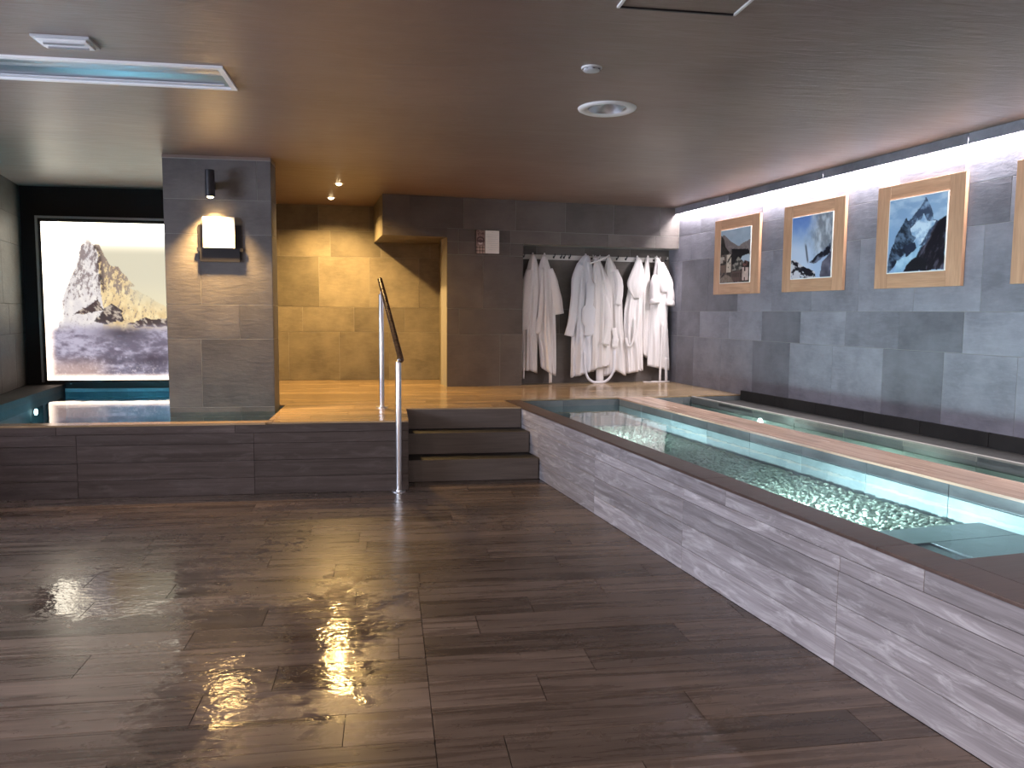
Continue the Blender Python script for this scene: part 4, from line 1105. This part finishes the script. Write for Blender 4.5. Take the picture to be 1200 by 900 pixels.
class Robe:
    def __init__(s, label, u, mat=None):
        s.m = mat or M['cloth']; s.u = u
        s.r = thing('bathrobe', label, 'bathrobe', RM, (u, 8.97, 0.60), group='white bathrobes hanging in the niche')

    def off(s):
        return T(-s.u, -8.97, -0.60)

    def body(s, *a, **k):
        obj('body', cloth_body(*a, **k), s.m, s.r, s.off(), smooth=True); return s

    def add(s, name, VF, smooth=True, label=None):
        o = obj(name, VF, s.m, s.r, s.off(), smooth=smooth, label=label); return s

    def sleeve(s, pts, rad, seed=1, flat=0.7, cuff=False):
        p = smooth_path(pts, 6); rr = np.interp(np.linspace(0, 1, len(p)), np.linspace(0, 1, len(rad)), rad)
        o = obj('sleeve', tube(p, list(rr), 26, flat, (0, 1, 0), True, folds(4, 0.11, seed)), s.m, s.r, s.off(), smooth=True)
        if cuff:
            q = [Vector(x) for x in p[-3:]]; d = (q[-1] - q[0]).normalized()
            e = q[-1]
            obj('rolled_cuff', tube([e - d * 0.05, e - d * 0.045, e - d * 0.0, e + d * 0.012, e + d * 0.004, e - d * 0.02], [rr[-1] * 1.02, rr[-1] * 1.22, rr[-1] * 1.26, rr[-1] * 1.05, rr[-1] * 0.8, rr[-1] * 0.7], 26, 0.85, (0, 1, 0), True, folds(5, 0.05, seed + 2)), s.m, o, I4, smooth=True)
        return s

    def loop(s, z=2.10):
        o = obj('hanging_loop', ribbon([(s.u - 0.012, 9.0, z - 0.05), (s.u - 0.008, 9.005, z - 0.01), (s.u, 9.008, z + 0.006), (s.u + 0.008, 9.005, z - 0.01), (s.u + 0.012, 9.0, z - 0.05)], 0.008, 0.003), s.m, s.r, s.off())
        return s


V0 = 8.975
# A: at the left end
Robe('white bathrobe at the left end of the hook rail, narrow and straight', 2.93).body(
    [(2.085, 2.93, 0.022, 9.0, 0.02), (1.98, 2.925, 0.060, 8.99, 0.035), (1.80, 2.915, 0.092, V0, 0.055), (1.60, 2.90, 0.112, V0, 0.065), (1.30, 2.882, 0.094, V0, 0.07), (0.95, 2.880, 0.092, V0, 0.07), (0.69, 2.882, 0.094, V0, 0.075)],
    7, 0.16, 3, hem=lambda c, s: -0.015 * c + 0.02 * abs(s)).sleeve(
    [(2.86, 8.94, 1.90), (2.825, 8.93, 1.70), (2.81, 8.93, 1.45), (2.812, 8.93, 1.20)], [0.035, 0.05, 0.052, 0.05], 2).add(
    'belt', ribbon([(2.805, 8.92, 0.95), (2.80, 8.915, 0.75), (2.80, 8.915, 0.62)], 0.02)).loop()
# B
Robe('white bathrobe second from the left with its right sleeve hanging free', 3.075).body(
    [(2.075, 3.07, 0.025, 9.0, 0.02), (1.99, 3.065, 0.055, 8.985, 0.035), (1.85, 3.07, 0.098, V0, 0.05), (1.66, 3.08, 0.118, V0, 0.06), (1.40, 3.085, 0.112, 8.965, 0.065), (1.15, 3.09, 0.118, 8.965, 0.065), (0.95, 3.11, 0.100, 8.965, 0.07), (0.70, 3.125, 0.092, 8.965, 0.065)],
    6, 0.15, 8, hem=lambda c, s: -0.05 * c + 0.02 * s).sleeve(
    [(3.13, 8.95, 1.92), (3.175, 8.94, 1.76), (3.215, 8.935, 1.56), (3.245, 8.93, 1.385)], [0.03, 0.052, 0.055, 0.050], 5).add(
    'lapel', tube(smooth_path([(3.02, 8.925, 1.93), (3.01, 8.90, 1.60), (2.985, 8.90, 1.30), (2.955, 8.905, 1.15)], 6), [0.018] * 6 + [0.03] * 6 + [0.042] * 6 + [0.012], 16, 0.35, (0, 1, 0), True, folds(2, 0.05, 1))).add(
    'belt', ribbon([(3.10, 8.90, 1.02), (3.12, 8.895, 0.80), (3.13, 8.90, 0.64), (3.138, 8.92, 0.565)], 0.035)).loop()
# C
Robe('cool white bathrobe with bunched left sleeve, leftmost of the middle bunch', 3.60, M['cloth_blue']).body(
    [(2.092, 3.60, 0.03, 8.99, 0.02), (2.02, 3.575, 0.085, 8.97, 0.04), (1.92, 3.56, 0.122, 8.96, 0.055), (1.70, 3.555, 0.142, 8.955, 0.065), (1.40, 3.565, 0.140, 8.955, 0.07), (1.10, 3.555, 0.135, 8.955, 0.07), (0.66, 3.535, 0.125, 8.96, 0.075)],
    6, 0.17, 21, hem=lambda c, s: 0.04 * c).sleeve(
    [(3.50, 8.93, 1.98), (3.445, 8.915, 1.80), (3.43, 8.91, 1.60), (3.415, 8.905, 1.42), (3.385, 8.90, 1.25), (3.36, 8.90, 1.125)], [0.04, 0.056, 0.05, 0.056, 0.052, 0.056], 4).add(
    'lapel', tube(smooth_path([(3.60, 8.92, 2.02), (3.615, 8.875, 1.75), (3.60, 8.872, 1.45), (3.605, 8.875, 1.25), (3.61, 8.885, 1.12)], 6), [0.02] * 6 + [0.05] * 6 + [0.085] * 6 + [0.06] * 6 + [0.01], 18, 0.3, (0, 1, 0), True, folds(3, 0.06, 9))).add(
    'belt', ribbon([(3.555, 8.90, 0.95), (3.565, 8.89, 0.76), (3.60, 8.885, 0.63), (3.66, 8.88, 0.575), (3.74, 8.88, 0.562), (3.83, 8.885, 0.572), (3.90, 8.885, 0.63), (3.945, 8.885, 0.74), (3.955, 8.90, 0.95)], 0.03, 0.008), label='belt hanging in a loop to the deck').loop(2.105)
# D
Robe('warm white bathrobe hanging in front, middle of the middle bunch', 3.725).body(
    [(2.06, 3.72, 0.025, 8.95, 0.02), (1.96, 3.735, 0.062, 8.93, 0.035), (1.78, 3.755, 0.115, 8.915, 0.045), (1.55, 3.775, 0.140, 8.912, 0.05), (1.25, 3.775, 0.142, 8.915, 0.05), (1.0, 3.77, 0.130, 8.92, 0.055), (0.72, 3.765, 0.128, 8.92, 0.055)],
    8, 0.17, 33, hem=lambda c, s: 0.03 * c - 0.02 * s).sleeve(
    [(3.80, 8.885, 1.62), (3.835, 8.872, 1.40), (3.83, 8.868, 1.20), (3.79, 8.868, 1.02)], [0.035, 0.05, 0.052, 0.06], 7).add(
    'belt', ribbon([(3.61, 8.90, 1.99), (3.70, 8.895, 2.02), (3.80, 8.90, 2.06), (3.87, 8.94, 2.085)], 0.022)).add(
    'belt_tail', ribbon([(3.775, 8.93, 0.80), (3.778, 8.93, 0.65), (3.78, 8.93, 0.562)], 0.095, 0.012)).loop(2.085)
# E
Robe('white bathrobe at the right of the middle bunch, sleeve folded at its side', 3.905).body(
    [(2.085, 3.90, 0.022, 9.0, 0.02), (1.96, 3.915, 0.075, 8.985, 0.035), (1.78, 3.935, 0.108, 8.975, 0.05), (1.55, 3.95, 0.112, 8.97, 0.06), (1.25, 3.965, 0.108, 8.97, 0.06), (0.95, 3.985, 0.125, 8.97, 0.065), (0.66, 3.99, 0.145, 8.97, 0.07)],
    6, 0.16, 41, hem=lambda c, s: 0.03 * math.cos(3 * c)).sleeve(
    [(3.955, 8.935, 1.92), (4.0, 8.92, 1.78), (4.005, 8.915, 1.62), (3.985, 8.91, 1.50)], [0.035, 0.05, 0.052, 0.042], 3).add(
    'pocket_flap', tube(smooth_path([(3.935, 8.90, 1.22), (3.955, 8.885, 1.08), (3.94, 8.885, 0.98)], 6), [0.03] * 6 + [0.042] * 6 + [0.02], 14, 0.4, (0, 1, 0), True, folds(3, 0.08, 2))).loop()
# F
Robe('white bathrobe with a pointed shoulder flap, left of the right-hand group', 4.28).body(
    [(2.085, 4.285, 0.02, 9.0, 0.02), (1.95, 4.275, 0.06, 8.98, 0.035), (1.75, 4.255, 0.095, 8.97, 0.05), (1.45, 4.22, 0.118, 8.965, 0.06), (1.15, 4.215, 0.122, 8.965, 0.065), (0.90, 4.24, 0.112, 8.965, 0.065), (0.68, 4.255, 0.112, 8.965, 0.065)],
    7, 0.16, 52, hem=lambda c, s: 0.02 * c).add(
    'shoulder_flap', cloth_body([(2.06, 4.275, 0.03, 8.95, 0.02), (1.92, 4.255, 0.085, 8.925, 0.03), (1.78, 4.225, 0.122, 8.91, 0.03), (1.72, 4.225, 0.118, 8.908, 0.03), (1.64, 4.235, 0.085, 8.91, 0.025), (1.575, 4.245, 0.035, 8.915, 0.015)], 5, 0.10, 5, nseg=48, nlev=24)).add(
    'belt', ribbon([(4.21, 8.895, 1.35), (4.205, 8.885, 1.15), (4.17, 8.885, 1.02), (4.13, 8.89, 1.00), (4.10, 8.90, 1.10)], 0.03)).loop()
# G
Robe('thin white bathrobe squeezed between two others at the right end', 4.425).body(
    [(2.09, 4.425, 0.018, 9.03, 0.015), (1.90, 4.415, 0.045, 9.015, 0.025), (1.60, 4.405, 0.062, 9.01, 0.035), (1.20, 4.405, 0.068, 9.005, 0.04), (0.98, 4.40, 0.06, 9.0, 0.04), (0.87, 4.405, 0.035, 9.0, 0.03)],
    4, 0.14, 61, hem=lambda c, s: -0.03 * c).loop(2.105)
# H
Robe('white bathrobe with two rolled cuffs at the right end of the rail', 4.545).body(
    [(2.09, 4.545, 0.02, 8.99, 0.02), (1.97, 4.565, 0.06, 8.975, 0.035), (1.80, 4.585, 0.108, 8.965, 0.05), (1.62, 4.58, 0.118, 8.96, 0.055), (1.35, 4.565, 0.120, 8.96, 0.055), (1.05, 4.57, 0.140, 8.96, 0.06), (0.72, 4.578, 0.148, 8.965, 0.06)],
    5, 0.11, 77, hem=lambda c, s: -0.03 * c).sleeve(
    [(4.50, 8.94, 1.86), (4.475, 8.905, 1.76), (4.47, 8.895, 1.64), (4.475, 8.885, 1.53)], [0.04, 0.055, 0.056, 0.054], 2, 0.85, True).sleeve(
    [(4.63, 8.94, 1.80), (4.68, 8.905, 1.70), (4.69, 8.895, 1.60), (4.68, 8.885, 1.51)], [0.045, 0.05, 0.046, 0.046], 6, 0.85, True).add(
    'shoulder_flap', cloth_body([(2.03, 4.57, 0.04, 8.945, 0.02), (1.90, 4.595, 0.085, 8.92, 0.03), (1.78, 4.62, 0.105, 8.905, 0.035), (1.70, 4.635, 0.095, 8.905, 0.03), (1.655, 4.635, 0.06, 8.91, 0.02)], 4, 0.06, 15, nseg=44, nlev=22)).add(
    'belt', ribbon([(4.59, 8.90, 1.30), (4.585, 8.895, 1.0), (4.575, 8.895, 0.75), (4.573, 8.90, 0.562)], 0.028)).add(
    'belt_tail', ribbon([(4.66, 8.915, 0.85), (4.663, 8.91, 0.70), (4.665, 8.91, 0.562)], 0.035)).add(
    'belt_coil', ribbon([(4.36, 8.93, 0.556), (4.45, 8.90, 0.556), (4.58, 8.885, 0.556), (4.70, 8.90, 0.556), (4.62, 8.93, 0.558), (4.48, 8.945, 0.558)], 0.02, 0.008, (0, 0, 1))).loop(2.105)

bpy.context.view_layer.update()
